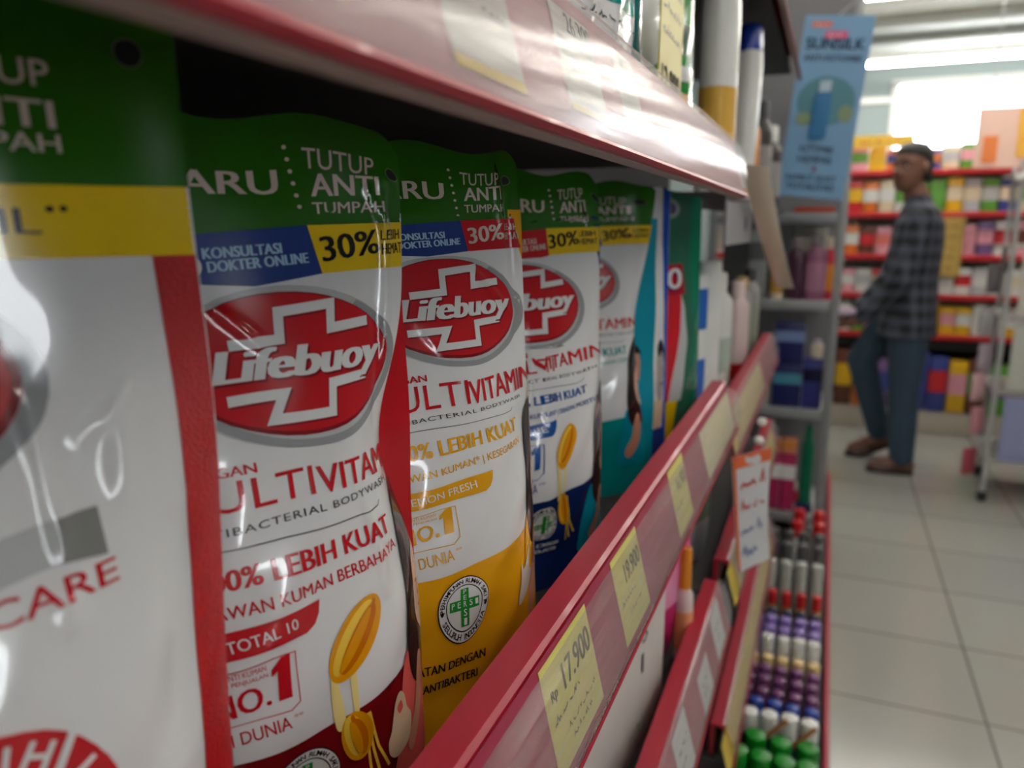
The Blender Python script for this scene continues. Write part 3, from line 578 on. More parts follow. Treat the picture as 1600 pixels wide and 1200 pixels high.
# ---------------------------------------------------------------- other goods: bottles, boxes, tubes
def prof_round(w_, d_, pts, n=24, sq=2.6):
    """rings of a bottle: pts are (height, width factor)"""
    rings = []
    for z, k in pts:
        rg = []
        for i in range(n):
            a = 2*math.pi*i/n; ca, sa = math.cos(a), math.sin(a); q = (abs(ca)**sq+abs(sa)**sq)**(-1/sq)
            rg.append((w_/2*k*ca*q, d_/2*k*sa*q, z))
        rings.append(rg)
    return rings
def bottle(name, label, cat, loc, w_, d_, h, body, capm, lab=None, cap_h=.03, cap_w=.5, rz=0, group=None, taper=1., sq=2.6, labz=(.18, .7), shoulder=.82, mark=None):
    t = thing(name, label, cat, loc, rz, group); hb = h-cap_h
    b = MB(); b.loft(prof_round(w_, d_, [(0, .86*taper), (.004, .97*taper), (.012, taper), (hb*.5, (1+taper)/2), (hb*shoulder, 1.), (hb*(shoulder+.09), .95), (hb*.985, max(cap_w, .42)), (hb, cap_w*.96)], sq=sq), body); b.build('bottle_body', t)
    b = MB(); b.loft(prof_round(w_*cap_w, d_*max(cap_w, cap_w*w_/d_*.8), [(hb+.0005, 1.), (h-.004, .97), (h-.001, .9), (h, .7)], sq=2.2), capm); b.build('cap', t)
    if lab:
        k0 = taper+(1-taper)*labz[0]; k1 = taper+(1-taper)*labz[1]
        b = MB(); b.loft(prof_round(w_+.0012, d_+.0012, [(hb*labz[0], k0), (hb*labz[1], min(1, k1))], sq=sq), lab, (False, False))
        if mark: mark(b)
        b.build('label_print', t)
    return t
def carton(name, label, cat, loc, d, m, rz=0, group=None, bands=(), lid=None):
    """a box standing on loc; bands: (z0, z1 as fractions, material)"""
    t = thing(name, label, cat, loc, rz, group)
    b = MB(); b.box((0, 0, d[2]/2), d, m, .002); b.build('box_body', t)
    for z0, z1, mm in bands:
        b = MB(); b.loft([[(x, y, z*d[2]) for x, y in rrect(d[0]+.0012, d[1]+.0012, .002, 2)] for z in (z0, z1)], mm, (False, False)); b.build('printed_band', t)
    if lid: b = MB(); b.box((0, 0, d[2]+.002), (d[0]*.98, d[1]*.98, .004), lid, .001); b.build('lid', t)
    return t
def soft_pack(name, label, cat, loc, d, m, rz=0, group=None, print_m=None):
    """a puffed packet standing on its end seal"""
    t = thing(name, label, cat, loc, rz, group); b = MB(); rings = []
    for k in range(11):
        q = k/10; puff = max(.05, math.sin(math.pi*min(1, max(0, q)))**.5); rings.append([(x*(1-.06*puff), y*(.06+.94*puff), q*d[2]) for x, y in rrect(d[0], d[1], d[1]*.45, 4)])
    b.loft(rings, m); b.build('packet_film', t)
    if print_m:
        b = MB(); rr = [[(x*1.012, y*1.02, z) for x, y, z in r] for r in rings[4:8]]; b.loft(rr, print_m, (False, False)); b.build('printed_panel', t)
    return t
PW = M('white_plastic', (226, 227, 224), .3, coat=.2); PCAPB = M('royal_blue_cap', (22, 62, 168), .3, coat=.3); PGREY = M('warm_grey_plastic', (150, 146, 146), .4)
PDARK = M('charcoal_plastic', (48, 46, 50), .45); PRED = M('signal_red_plastic', (200, 24, 34), .35); PGRN = M('leaf_green_plastic', (24, 140, 46), .35); PORA = M('orange_print', (226, 138, 30), .4)
# upper shelf, left to right
UZ = ZU-.018
PU1 = dict(vb=0, th=12, edge=(-.16, .640), W=.15, H=.26, D=.022, hd=.03, waist=.0, ph=1.1, lean=.03, creases=[(.05, .0, .055, .2, .002, .003), (.09, .0, .088, .2, .002, .003), (.125, .0, .13, .2, .0024, .004)])
ua = [(poly([(.02, .075), (.14, .075), (.14, .100), (.02, .100)]), 2, TEALT), (T('Hygienic Antibacterial', (.03, .082), (.135, .082), .010, .01), 3, WHT), (T('~body cleanser', (.04, .062), (.13, .062), .006, .0), 3, GRYT), (T('Eucalyptus Extract', (.03, .040), (.138, .040), .010, .008), 3, GRYT)]
pouch('crinkled white refill pouch with a teal band on the upper shelf', PU1, ua, WHT, WHT, group='refill pouches on the upper shelf', bz=UZ)
PU2 = dict(vb=0, th=40, edge=(-.160, .685), W=.08, H=.27, D=.014, hd=.03, waist=.0, ph=.2)
pouch('narrow teal blue refill pouch beside the crinkled white one on the upper shelf', PU2, [], TEAL, TEAL, group='refill pouches on the upper shelf', bz=UZ)
PU3 = dict(vb=0, th=30, edge=(-.158, .800), W=.13, H=.27, D=.02, hd=.03, waist=.0, ph=2.)
BG = M('bright_green_film', (26, 140, 54), **FILM); LGN = M('olive_green_print', (74, 142, 36), **FILM)
pouch('green refill pouch with a white patch behind the yellow card', PU3, [(poly([(0, .10), (.13, .13), (.13, .27), (0, .27)]), 2, BG), (blob((.04, .10), (.06, .14), (.11, .14), (.115, .09), (.08, .065), (.05, .07)), 3, WHT)], LGN, BG, group='refill pouches on the upper shelf', bz=UZ)
PU4 = dict(vb=0, th=32, edge=(-.160, .945), W=.12, H=.27, D=.02, hd=.03, waist=.0, ph=3.)
pouch('green and amber refill pouch next to the tall white bottle', PU4, [(poly([(0, -.03), (.12, -.03), (.12, .065), (0, .065)]), 2, ORA), (poly([(0, .075), (.12, .080), (.12, .095), (0, .09)]), 3, WHT), (poly([(.02, .105), (.12, .105), (.12, .14), (.02, .14)]), 3, M('bottle_green_print', (12, 70, 40), **FILM))], BG, BG, group='refill pouches on the upper shelf', bz=UZ)
b = MB(); b.box((0, 0, .055), (.096, .0015, .11), M('yellow_card', (214, 200, 112), .55), 0)
for s, z, h in (('~lebih hemat', .092, .007), ('~26.900', .074, .009), ('~promo', .056, .007), ('12.900', .012, .020)): b.tris(T(s, (-.040, z), (.038, z), h), lambda u, v: (u, -.0012, v), INKG)
c = b.build('price_card', None, (-.139, .70, ZU+.001), math.radians(90)); tag(c, 'yellow handwritten price card standing on the upper shelf edge', 'price card')
bottle('shampoo_bottle', 'tall plain white bottle at the end of the upper shelf', 'bottle', (-.175, 1.25, H+.0445), .062, .05, .32, PW, PW, M('amber_label_edge', (214, 168, 70), .4), .03, .8, 1.2, 'bottles on the upper shelf', labz=(.05, .55), shoulder=.9)
b = bottle('cream_tube', 'white tube standing on its end with a royal blue cap on top', 'tube', (-.170, 1.60, H+.045), .062, .05, .325, PW, PCAPB, M('orange_label', (228, 146, 36), .4), .05, .96, 1.35, 'bottles on the upper shelf', taper=.78, labz=(.05, .10), shoulder=.92)
bottle('hair_bottle', 'white bottle with orange and green stripes behind the blue capped tube', 'bottle', (-.185, 1.80, H+.045), .06, .05, .20, M('orange_plastic', (222, 136, 26), .4), PW, PGRN, .02, .5, 1.3, 'bottles on the upper shelf', labz=(.1, .35))
for k, (x, y, h) in enumerate(((-.17, 1.95, .24), (-.155, 2.08, .20), (-.17, 2.20, .22))):
    bottle('dark_bottle', ('nearest dark bottle behind the blue capped tube', 'middle dark bottle with a pale cap behind the blue capped tube', 'farthest dark bottle past the blue capped tube')[k], 'bottle', (x, y, H+.045), .06, .05, h, M('dark_brown_plastic', (58, 52, 52), .4), PW if k == 1 else PDARK, PGREY, .04, .6, 1.3, 'dark bottles past the upper shelf')
b = MB(); b.box((-.180, 1.64, H+.039), (.11, 1.26, .01), BOARD); tag(b.build('shelf_board'), 'dark board carrying the blue capped tube and the dark bottles', 'shelf board')
# loose price strip that slants down beyond the upper shelf
b = MB(); n = 16; vs = []
for i in range(n+1):
    q = i/n; y = 1.09+.62*q; z = H+.082-.205*q-.012*math.sin(math.pi*q)
    for j in range(7):
        s = j/6; vs.append((-.118+.020*q+.034*s, y-.006*math.sin(math.pi*s)+.022*s, z-.004*s))
b.add(vs, [(i*7+j, i*7+j+1, (i+1)*7+j+1, (i+1)*7+j) for i in range(n) for j in range(6)], M('cream_strip_plastic', (244, 228, 204), .22, coat=.5))
b.add([(x, y+.002, z) for x, y, z in vs], [((i+1)*7+j, (i+1)*7+j+1, i*7+j+1, i*7+j) for i in range(n) for j in range(6)], M('pale_pink_plastic', (206, 150, 140), .4))
tag(b.build('price_strip'), 'shiny cream price strip slanting down beyond the upper shelf', 'price strip')
b = MB(); b.box((0, 0, 0), (.24, .003, .055), M('grey_card', (142, 140, 144), .55), 0); b.tris(ell((.05, 0), .012, .010), lambda u, v: (u, -.0022, v), M('card_mark', (70, 68, 72), .6))
tag(b.build('shelf_card', None, (-.120, 1.13, H+.005), math.radians(88)), 'grey card hanging under the far end of the upper shelf', 'shelf card')

# goods on the farther shelf level with the body wash
CZ = H-.306+.0005
def blue_mark(b):
    b.tris(poly([(-.02, .05), (.02, .05), (.02, .10), (-.02, .10)]), lambda u, v: (u, -.0262, v), M('deep_blue_print', (0, 92, 190), .35))
carton('detergent_pack', 'white and blue detergent pack at the start of the farther shelf', 'pack', (-.195, 1.085, CZ), (.09, .05, .24), M('pack_white', (222, 222, 222), .35), 1.2, 'goods on the farther shelf', ((.68, .92, M('deep_blue_print', (0, 92, 190), .35)), (.25, .5, M('deep_blue_print', (0, 92, 190), .35)), (.02, .2, M('rose_red_print', (196, 60, 66), .4))))
bottle('lotion_bottle', 'plain white lotion bottle with no visible label on the farther shelf', 'bottle', (-.178, 1.22, CZ), .07, .05, .255, PW, PW, None, .02, .9, 1.25, 'goods on the farther shelf', shoulder=.93)
bottle('lotion_bottle', 'white lotion bottle with a green mark, second on the farther shelf', 'bottle', (-.175, 1.36, CZ), .065, .05, .23, PW, PW, M('grey_green_label', (176, 190, 178), .4), .03, .6, 1.25, 'goods on the farther shelf', labz=(.3, .6))
b = MB(); b.cyl((0, 0, 0), (0, 0, .075), .011, .010, PGRN, 14); b.cyl((0, 0, .075), (0, 0, .085), .006, .005, PGRN, 12)
tag(b.build('roll_on', None, (-.140, 1.085, CZ), 0), 'small green roll on standing in front of the white bottles', 'bottle')
bottle('pink_bottle', 'pale pink bottle with a red base on the farther shelf', 'bottle', (-.165, 1.60, CZ), .055, .045, .20, M('pale_pink_bottle', (224, 200, 200), .35), M('pale_pink_bottle', (224, 200, 200), .35), PRED, .03, .6, 1.3, 'goods on the farther shelf', labz=(.02, .22))
for k in range(3):
    bottle('grey_bottle', ('nearest', 'middle', 'farthest')[k]+' grey bottle past the pink bottle on the farther shelf', 'bottle', (-.19+.01*k, 1.74+.085*k, CZ), .05, .045, .18+.015*k, PGREY, M('dull_gold_cap', (176, 150, 96), .4) if k == 1 else PDARK, M('sage_label', (140, 146, 132), .5), .03, .6, 1.3, 'grey bottles on the farther shelf')
# goods on the shelf below the body wash
DZ = H-.505+.0005
t = carton('soap_box', 'white box with large grey letters just below the body wash price strip', 'box', (-.165, .63, DZ), (.24, .05, .18), M('ivory_card', (206, 202, 198), .5), 1.5, 'boxes below the body wash shelf')
b = MB()
for k, ch in enumerate('IS'): b.tris(T(ch, (.035, .085+.03*k), (.035+(.006 if ch == 'I' else .017), .085+.03*k), .020, .0), lambda u, v: (u, -.0258, v), INK)
b.build('letter_print', t); b = MB()
b.tris(T('~natural', (.005, .03), (.055, .03), .007), lambda u, v: (u, -.0258, v), PGRN); b.tris(T('~netto', (.02, .018), (.055, .018), .005, .0), lambda u, v: (u, -.0258, v), INKG); b.build('front_print', t)
carton('soap_box', 'second ivory box below the body wash shelf, partly behind its price strip', 'box', (-.170, .38, DZ), (.22, .05, .17), M('ivory_card', (206, 202, 198), .5), 1.5, 'boxes below the body wash shelf')
MAG = M('magenta_film', (206, 26, 116), .3, coat=.3); LPK = M('pale_pink_print', (232, 150, 190), .35)
soft_pack('soap_packet', 'magenta packet with pale stripes standing below the body wash price strip', 'packet', (-.160, .815, DZ), (.09, .03, .185), MAG, 1.25, 'packets below the body wash shelf', LPK)
soft_pack('soap_packet', 'second magenta packet, nearer the rounded end of the lower strip', 'packet', (-.155, .895, DZ), (.08, .03, .175), MAG, 1.3, 'packets below the body wash shelf', M('rose_print', (226, 92, 154), .35))
soft_pack('soap_packet', 'grey and green packet at the start of the farther shelf behind the promo paper', 'packet', (-.165, 1.13, H-.51+.0005), (.09, .03, .18), M('silver_film', (150, 152, 156), .3, coat=.3), 1.3, 'packets below the body wash shelf', M('dark_green_print', (30, 84, 44), .4))
bottle('brush_pack', 'slim pink and orange brush pack leaning by the magenta packet', 'brush pack', (-.128, .85, DZ), .020, .02, .14, M('pale_pink_bottle', (224, 200, 200), .35), PORA, M('peach_print', (230, 160, 110), .4), .05, .7, 1.2)
# promo paper hanging over the near end of the farther strip
b = MB(); n = 10; vs = []
for i in range(n+1):
    q = i/n
    for j in range(4): vs.append((-.100+.042*j/3+.012*q*q+.003*math.sin(3*q+j*.6), 1.02+.07*j/3+.06*q, H-.30-.19*q))
b.add(vs, [(i*4+j, (i+1)*4+j, (i+1)*4+j+1, i*4+j+1) for i in range(n) for j in range(3)], M('promo_paper_white', (212, 212, 216), .55))
b.add([(x-.0008, y, z) for x, y, z in vs], [(i*4+j, i*4+j+1, (i+1)*4+j+1, (i+1)*4+j) for i in range(n) for j in range(3)], M('promo_paper_white', (212, 212, 216), .55))
def pf(u, v):
    q = 1-v/.19; w = u/.12; return (-.100+.042*w+.012*q*q+.003*math.sin(3*q+w*1.8)+.0006, 1.02+.07*w+.06*q-.0006, H-.30-.19*q)
b.tris(np.concatenate([poly([(0, .17), (.12, .17), (.12, .19), (0, .19)]), poly([(0, 0), (.008, 0), (.008, .19), (0, .19)])]), pf, M('promo_orange', (226, 104, 54), .5))
b.tris(np.concatenate([T('~promo', (.02, .135), (.11, .135), .026), T('~spesial', (.02, .10), (.11, .10), .02)]), pf, M('promo_print_red', (196, 66, 60), .5))
b.tris(np.concatenate([T('~hemat', (.02, .06), (.11, .06), .022), T('~9.900', (.02, .02), (.10, .02), .028)]), pf, M('promo_print_blue', (96, 110, 160), .5))
tag(b.build('promo_paper'), 'white promo paper with an orange edge hanging over the farther price strip', 'promo paper')
for k, (y, z) in enumerate(((1.16, -.282), (1.12, -.30))):
    b = MB(); b.lathe([(0, -.006), (.005, -.005), (.007, 0), (.005, .005), (0, .006)], PW, n=12, cap=(False, False)); tag(b.build('strip_clip', None, (-.074, y, H+z)), ('upper' if k == 0 else 'lower')+' small white clip holding the promo paper on the price strip', 'clip', 'clips on the farther strip')

# ---------------------------------------------------------------- low tray of bottles at the foot of the shelving
TZ = .235
t = thing('floor_tray', 'low wide tray with a red front along the floor, full of capped bottles', 'tray', (0, 0, 0))
b = MB(); b.box((-.16, 2.15, TZ-.006), (.44, 2.4, .012), BOARD); b.build('tray_floor', t)
b = MB(); b.box((.067, 2.15, TZ-.06), (.012, 2.4, .17), RED, .003); b.build('tray_front', t)
b = MB(); b.box((-.16, .945, TZ-.06), (.46, .012, .17), M('tray_end_white', (196, 190, 186), .4), .003); b.build('tray_end', t)
b = MB(); b.box((.0745, 2.15, TZ-.045), (.004, 2.38, .05), M('tray_strip_pink', (172, 70, 86), .35), .001); b.build('tray_label_strip', t)
b = MB(); b.box((-.18, 2.15, .06), (.42, 2.36, .12), M('plinth_dark', (44, 42, 44), .6)); b.build('plinth', t)
LAV, PUR = M('lavender_cap', (142, 118, 190), .35), M('plum_cap', (112, 56, 108), .35); NVY = M('navy_cap', (22, 34, 70), .35); BLC = M('blue_cap', (36, 66, 158), .35)
CRM = M('cream_cap', (226, 196, 140), .4); WHC = M('white_cap', (222, 222, 220), .3, coat=.3); GRC = M('bright_green_cap', (10, 132, 30), .35); GYC = M('grey_cap', (86, 84, 86), .4)
STN = M('pale_body_plastic', (190, 194, 188), .4)
ORD = ['nearest the tray front', 'second from the tray front', 'third from the tray front', 'fourth from the tray front', 'fifth from the tray front']
rows = [  # along the aisle, count, pitch, cap, body, cap radius, height, words
    (1.275, 4, .036, GRC, M('dark_green_body', (20, 70, 34), .4), .019, .120, 'bright green capped bottle, nearest row'),
    (1.325, 3, .042, GRC, M('dark_green_body', (20, 70, 34), .4), .019, .122, 'bright green capped bottle, second row'),
    (1.395, 4, .034, WHC, NVY, .0165, .125, 'white round capped bottle, row behind the green caps'),
    (1.450, 4, .031, BLC, STN, .0135, .115, 'blue capped bottle behind the near white caps'),
    (1.490, 5, .029, PUR, PUR, .0130, .115, 'plum capped bottle, nearest plum row'),
    (1.535, 5, .029, PUR, PUR, .0130, .115, 'plum capped bottle, second plum row'),
    (1.580, 5, .029, PUR, PUR, .0130, .115, 'plum capped bottle, third plum row'),
    (1.625, 5, .029, CRM, STN, .0130, .113, 'cream capped bottle behind the plum rows'),
    (1.685, 5, .030, WHC, STN, .0140, .130, 'white capped bottle between cream and lavender caps'),
    (1.745, 5, .030, LAV, LAV, .0135, .122, 'lavender capped bottle, nearer lavender row'),
    (1.795, 5, .030, LAV, LAV, .0135, .122, 'lavender capped bottle, farther lavender row'),
    (1.850, 5, .030, NVY, STN, .0115, .115, 'navy capped bottle behind the lavender caps'),
    (1.960, 5, .033, PRED, M('amber_body', (196, 140, 60), .4), .0115, .112, 'small red topped amber bottle in the middle of the tray'),
    (2.070, 4, .036, STN, STN, .015, .150, 'pale grey bottle standing past the amber ones'),
    (2.180, 4, .038, GYC, STN, .015, .160, 'dark grey capped bottle toward the far end'),
    (2.270, 4, .038, GYC, GYC, .015, .160, 'dark grey capped bottle, second grey row'),
    (2.390, 2, .055, PRED, PW, .018, .150, 'signal red capped bottle near the far end of the tray'),
    (2.480, 2, .055, PRED, PW, .018, .155, 'signal red capped bottle, last red row')]
protos = {}
for y, n, pitch, cm, bm, r, h, words in rows:
    grp = 'bottles: '+words
    key = (cm.name, bm.name, r, h)
    for k in range(n):
        jx, jy = random.uniform(-.0015, .0015), random.uniform(-.003, .003)
        loc = (.038-r*.3-k*pitch*1.08+jx, y+jy, TZ)
        lab = words+', '+ORD[k]
        if key not in protos:
            o = thing('capped_bottle', lab, 'bottle', loc, 0, grp)
            b = MB(); b.lathe([(r*.85, 0), (r*.98, .003), (r*.98, h*.62), (r*.85, h*.70)], bm, n=16); ch = [b.build('bottle_body', o)]
            b = MB(); b.lathe([(r*.96, h*.66), (r, h*.72), (r, h*.93), (r*.93, h*.985), (r*.6, h)], cm, n=18); ch.append(b.build('cap', o))
            protos[key] = (o, ch)
        else:
            src, ch = protos[key]; o = src.copy(); COL.objects.link(o); o.location = loc; o['label'] = lab; o['group'] = grp
            for c in ch:
                d = c.copy(); d.parent = o; COL.objects.link(d)
for k, (x, y) in enumerate(((-.03, 1.355), (.02, 1.35))):
    b = MB(); b.box((0, 0, 0), (.008, .003, .07), M('wood_stick', (176, 112, 62), .6), 0, Matrix.Rotation(math.radians(38), 3, 'Y')); tag(b.build('wooden_stick', None, (x, y, TZ+.115)), ('left' if k == 0 else 'right')+' thin wooden stick leaning over the green caps', 'stick', 'wooden sticks')

# ---------------------------------------------------------------- grey rack with boxes at the end of the aisle side
GST = M('rack_grey_steel', (150, 152, 154), .4, .3); RY = 2.62
t = thing('end_rack', 'grey steel rack with flat shelves facing the photographer past the red shelving', 'rack', (0, 0, 0))
for x in (.028, -.36):
    b = MB(); b.box((x, RY, 1.05), (.026, .026, 2.1), GST, .003); b.build('post', t)
for z in (H+.04, H-.232, H-.585, H-.945):
    b = MB(); b.box((-.165, RY+.17, z-.008), (.36, .34, .016), GST, .003); b.box((-.165, RY-.004, z-.012), (.36, .008, .034), GST, .002); b.build('rack_shelf', t)
b = MB(); b.box((-.165, RY+.345, 1.05), (.40, .01, 2.1), M('rack_back_grey', (118, 116, 118), .6)); b.build('back_panel', t)
def rk(name, label, cat, x, z, w_, h, m, kind='box', capm=None, lab=None, y=.05, d=.05, grp='goods on the grey rack'):
    loc = (x, RY+y, z+.0005)
    if kind == 'box': return carton(name, label, cat, loc, (w_, d, h), m, 0, grp, ((.55, .8, lab),) if lab else ())
    return bottle(name, label, cat, loc, w_, d, h, m, capm or m, lab, h*.18, .6, 0, grp)
z1, z2, z3 = H-.232, H-.585, H-.945
VIO, VIO2 = M('dark_violet_bottle', (70, 34, 56), .35), M('mauve_bottle', (150, 92, 122), .35)
bt = rk('cream_jar_bottle', 'dark violet bottle, left one of the pair on the grey rack', 'bottle', -.098, z1, .055, .20, VIO, 'b', M('smoke_cap', (130, 118, 122), .3))
rk('cream_jar_bottle', 'mauve bottle with a pale label, right one of the pair on the grey rack', 'bottle', -.038, z1, .065, .21, VIO2, 'b', M('smoke_cap', (130, 118, 122), .3), M('pale_mauve_label', (176, 122, 150), .4))
rk('medicine_box', 'ivory box standing at the back behind the mauve bottles', 'box', -.06, z1, .10, .235, M('ivory_box', (206, 206, 196), .5), y=.14)
rk('red_bottle', 'slim red bottle with a cream cap next to the rack post', 'bottle', .0, z1, .030, .20, M('crimson_bottle', (200, 30, 62), .4), 'b', M('cream_plastic', (226, 214, 190), .4), PORA, y=.09, d=.03)
rk('amber_tube', 'cream and amber tube at the left of the violet bottles', 'tube', -.152, z1, .04, .15, M('cream_plastic', (226, 214, 190), .4), 'b', M('brown_cap', (110, 64, 30), .4), M('amber_label', (190, 140, 50), .4), y=.03, d=.04)
rk('grey_box', 'tall grey box at the left end of the upper rack shelf', 'box', -.215, z1, .055, .23, M('ash_card', (140, 142, 142), .55), lab=M('charcoal_print', (86, 90, 92), .5))
rk('orange_tray', 'flat orange red box on the top rack shelf under the blue sign', 'box', -.055, H+.04, .12, .022, M('orange_red_card', (216, 76, 38), .5))
DB, DB2 = M('deep_blue_card', (26, 32, 92), .4), M('night_blue_card', (12, 14, 56), .4)
for k, (x, zz, m, lm, wd) in enumerate(((-.10, z2+.141, DB, M('ice_blue_print', (120, 140, 190), .4), 'upper left navy box'), (-.10, z2, DB, M('aqua_print', (70, 140, 160), .4), 'lower left navy box with an aqua panel'), (-.022, z2, M('violet_blue_card', (52, 54, 130), .4), DB2, 'violet blue box on the right'))):
    rk('diaper_pack', wd+' of the stack on the middle rack shelf', 'box', x, zz, .09 if k < 2 else .06, .14 if k < 2 else .165, m, lab=lm, grp='navy boxes on the grey rack')
rk('small_jar', 'small cream jar standing on the violet blue box', 'jar', -.015, z2+.166, .038, .06, M('cream_plastic', (226, 214, 190), .4), 'b', M('lilac_cap', (196, 180, 206), .4), d=.038)
rk('mustard_box', 'mustard yellow box at the left of the navy boxes', 'box', -.185, z2+.16, .06, .05, M('mustard_card', (186, 156, 36), .5)); rk('pale_box', 'pale box under the mustard yellow box', 'box', -.185, z2, .06, .158, M('fawn_card', (170, 160, 156), .5), lab=M('grey_print', (110, 108, 108), .5))
rk('red_pouch', 'red and pink carton at the far left of the middle rack shelf', 'box', -.245, z2, .035, .13, M('rose_red_print', (196, 60, 66), .4), lab=M('dark_red_card', (140, 24, 34), .4))
rk('green_bottle', 'tall sea green bottle on the low rack shelf by the post', 'bottle', -.018, z3+.03, .040, .27, M('sea_green_plastic', (0, 120, 88), .35), 'b', M('sea_green_plastic', (0, 120, 88), .35), d=.04)
rk('blue_base_box', 'flat navy box under the sea green bottle', 'box', -.018, z3, .05, .029, DB)
for k, x in enumerate((-.075, -.125)):
    rk('pink_packet', ('right' if k == 0 else 'left')+' pink packet with a white and orange top on the low rack shelf', 'packet', x, z3, .047, .20, M('deep_pink_card', (176, 40, 92), .4), lab=PW, grp='pink packets on the grey rack')
    rk('orange_lid_box', ('right' if k == 0 else 'left')+' small orange box lying on a pink packet', 'box', x, z3+.201, .044, .045, M('salmon_orange_card', (224, 140, 96), .45), lab=PORA, grp='orange boxes on the grey rack')
for k, x in enumerate((-.19, -.24)):
    rk('dark_packet', ('right' if k == 0 else 'left')+' dark packet in the shade at the left of the low rack shelf', 'packet', x, z3, .045, .16+.04*k, PDARK, lab=M('teal_grey_print', (60, 96, 92), .4), grp='dark packets on the grey rack')
for k, (x, m) in enumerate(((-.02, PORA), (.005, PW), (-.05, PRED))):
    rk('small_bottle', ('small orange bottle standing on the floor tray end below the rack', 'small white bottle standing on the floor tray end below the rack', 'small dark red bottle standing on the floor tray end below the rack')[k], 'bottle', x, TZ, .024, .12+.02*k, m, 'b', PW, d=.024, y=.08+.02*k)

# blue hanging sign
SG = M('sky_blue_sign', (116, 158, 196), .5); SINK = M('navy_sign_ink', (28, 50, 92), .5); MAGS = M('pink_sign_ink', (214, 84, 130), .5)
t = thing('hanging_sign', 'tall pale blue hair care sign hanging tilted from the rack post', 'sign', (-.046, 2.50, H+.335), 0)
SR = Matrix.Rotation(math.radians(5.5), 3, 'Y')
b = MB(); b.box((0, 0, 0), (.185, .004, .50), SG, 0, SR); b.build('sign_board', t)
def sp(u, v): q = SR @ Vector((u, -.0028, v)); return (q.x, q.y, q.z)
def sp2(u, v): q = SR @ Vector((u, -.0036, v)); return (q.x, q.y, q.z)
b = MB()
b.tris(T('SUNSILK', (-.080, .160), (.078, .160), .030, .03), sp, SINK); b.tris(T('ANTI-KETOMBE', (-.080, .128), (.076, .128), .017, .02), sp, SINK)
b.tris(T('KETOMBE', (-.048, -.122), (.044, -.122), .018, .01), sp, SINK); b.tris(T('HEMPAS', (-.050, -.152), (.044, -.152), .020, .02), sp, SINK); b.tris(T('&', (-.008, -.176), (.008, -.176), .016), sp, MAGS)
b.tris(T('RAMBUT SEHAT', (-.072, -.202), (.064, -.202), .016, .01), sp, SINK); b.tris(T('TOTALITAS', (-.070, -.228), (.062, -.228), .018, .02), sp, SINK); b.build('sign_lettering', t)
b = MB(); b.tris(poly(rrect(.055, .016, .005, 3)), lambda u, v: sp(u-.045, v+.226), M('sign_orange', (214, 110, 90), .5)); b.tris(T('~promo', (-.066, .222), (-.026, .222), .007), sp2, PW); b.build('promo_badge', t)
b = MB(); b.tris(poly(rrect(.062, .020, .008, 3)), lambda u, v: sp(u-.003, v+.198), MAGS); b.tris(T('~baru', (-.022, .193), (.016, .193), .009), sp2, PW); b.build('pink_badge', t)
b = MB(); b.tris(ell((.0, .02), .078, .068), sp, M('sign_teal_disc', (76, 132, 146), .5)); b.tris(ell((-.052, -.03), .022, .018), sp2, M('sign_olive', (128, 148, 116), .5)); b.tris(ell((.058, -.012), .020, .024), sp2, M('sign_olive', (128, 148, 116), .5)); b.build('leaf_picture', t)
b = MB(); b.loft([[(x+q[0], q[1]-.0075+y*.3, q[2]) for x, y in rrect(.046*k, .018, .006, 3)] for q, k in ((SR @ Vector((-.008, 0, z)), k) for z, k in ((-.085, .8), (-.08, 1), (.03, 1), (.045, .8)))], M('sign_bottle_blue', (40, 112, 164), .4)); b.loft([[(x+q[0], q[1]-.0075+y*.3, q[2]) for x, y in rrect(.032, .018, .004, 3)] for q in (SR @ Vector((-.008, 0, z)) for z in (.045, .075))], M('sign_bottle_cap', (176, 196, 212), .4)); b.build('bottle_picture', t)
b = MB(); b.cyl((0.02, .0, .250), (.073, .105, .32), .003, .003, GST, 8); b.build('hook', t)

# ---------------------------------------------------------------- far display wall behind the man
FY = 5.25
t = thing('far_display', 'long white display wall with red edged shelves behind the man', 'display', (0, 0, 0))
DW, DR_ = M('display_white', (206, 204, 200), .5), M('display_red_edge', (196, 30, 40), .4)
b = MB(); b.box((.55, FY+.42, .95), (2.6, .03, 1.55), M('display_back_cream', (196, 186, 178), .6)); b.build('back_panel', t)
levels = [H+.33, H+.085, H-.165, H-.40, H-.64]
for z in levels:
    b = MB(); b.box((.55, FY+.21, z-.012), (2.6, .42, .024), DW); b.build('display_shelf', t)
    b = MB(); b.box((.55, FY-.004, z-.012), (2.6, .012, .034), DR_, .003); b.build('red_edge', t)
b = MB(); b.box((.55, FY+.16, H-.695), (2.6, .30, .07), M('black_band', (20, 20, 22), .6)); b.build('dark_rail', t)  # plain black bar under the fifth shelf
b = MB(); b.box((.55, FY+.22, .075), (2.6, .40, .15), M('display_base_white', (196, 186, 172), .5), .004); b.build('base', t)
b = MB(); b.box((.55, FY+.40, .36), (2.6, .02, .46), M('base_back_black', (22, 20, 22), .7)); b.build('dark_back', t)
COLS = dict(pink=(232, 160, 176), white=(226, 226, 222), red=(206, 40, 48), yellow=(236, 184, 30), cream=(224, 208, 178), purple=(128, 96, 150), orange=(226, 120, 40), brown=(112, 64, 46), blue=(60, 74, 150), green=(96, 160, 60), silver=(190, 190, 194), salmon=(226, 120, 108))
order = ['first', 'second', 'third', 'fourth', 'fifth', 'sixth', 'seventh', 'eighth', 'ninth', 'tenth', 'eleventh', 'twelfth', 'thirteenth', 'fourteenth', 'fifteenth', 'sixteenth']
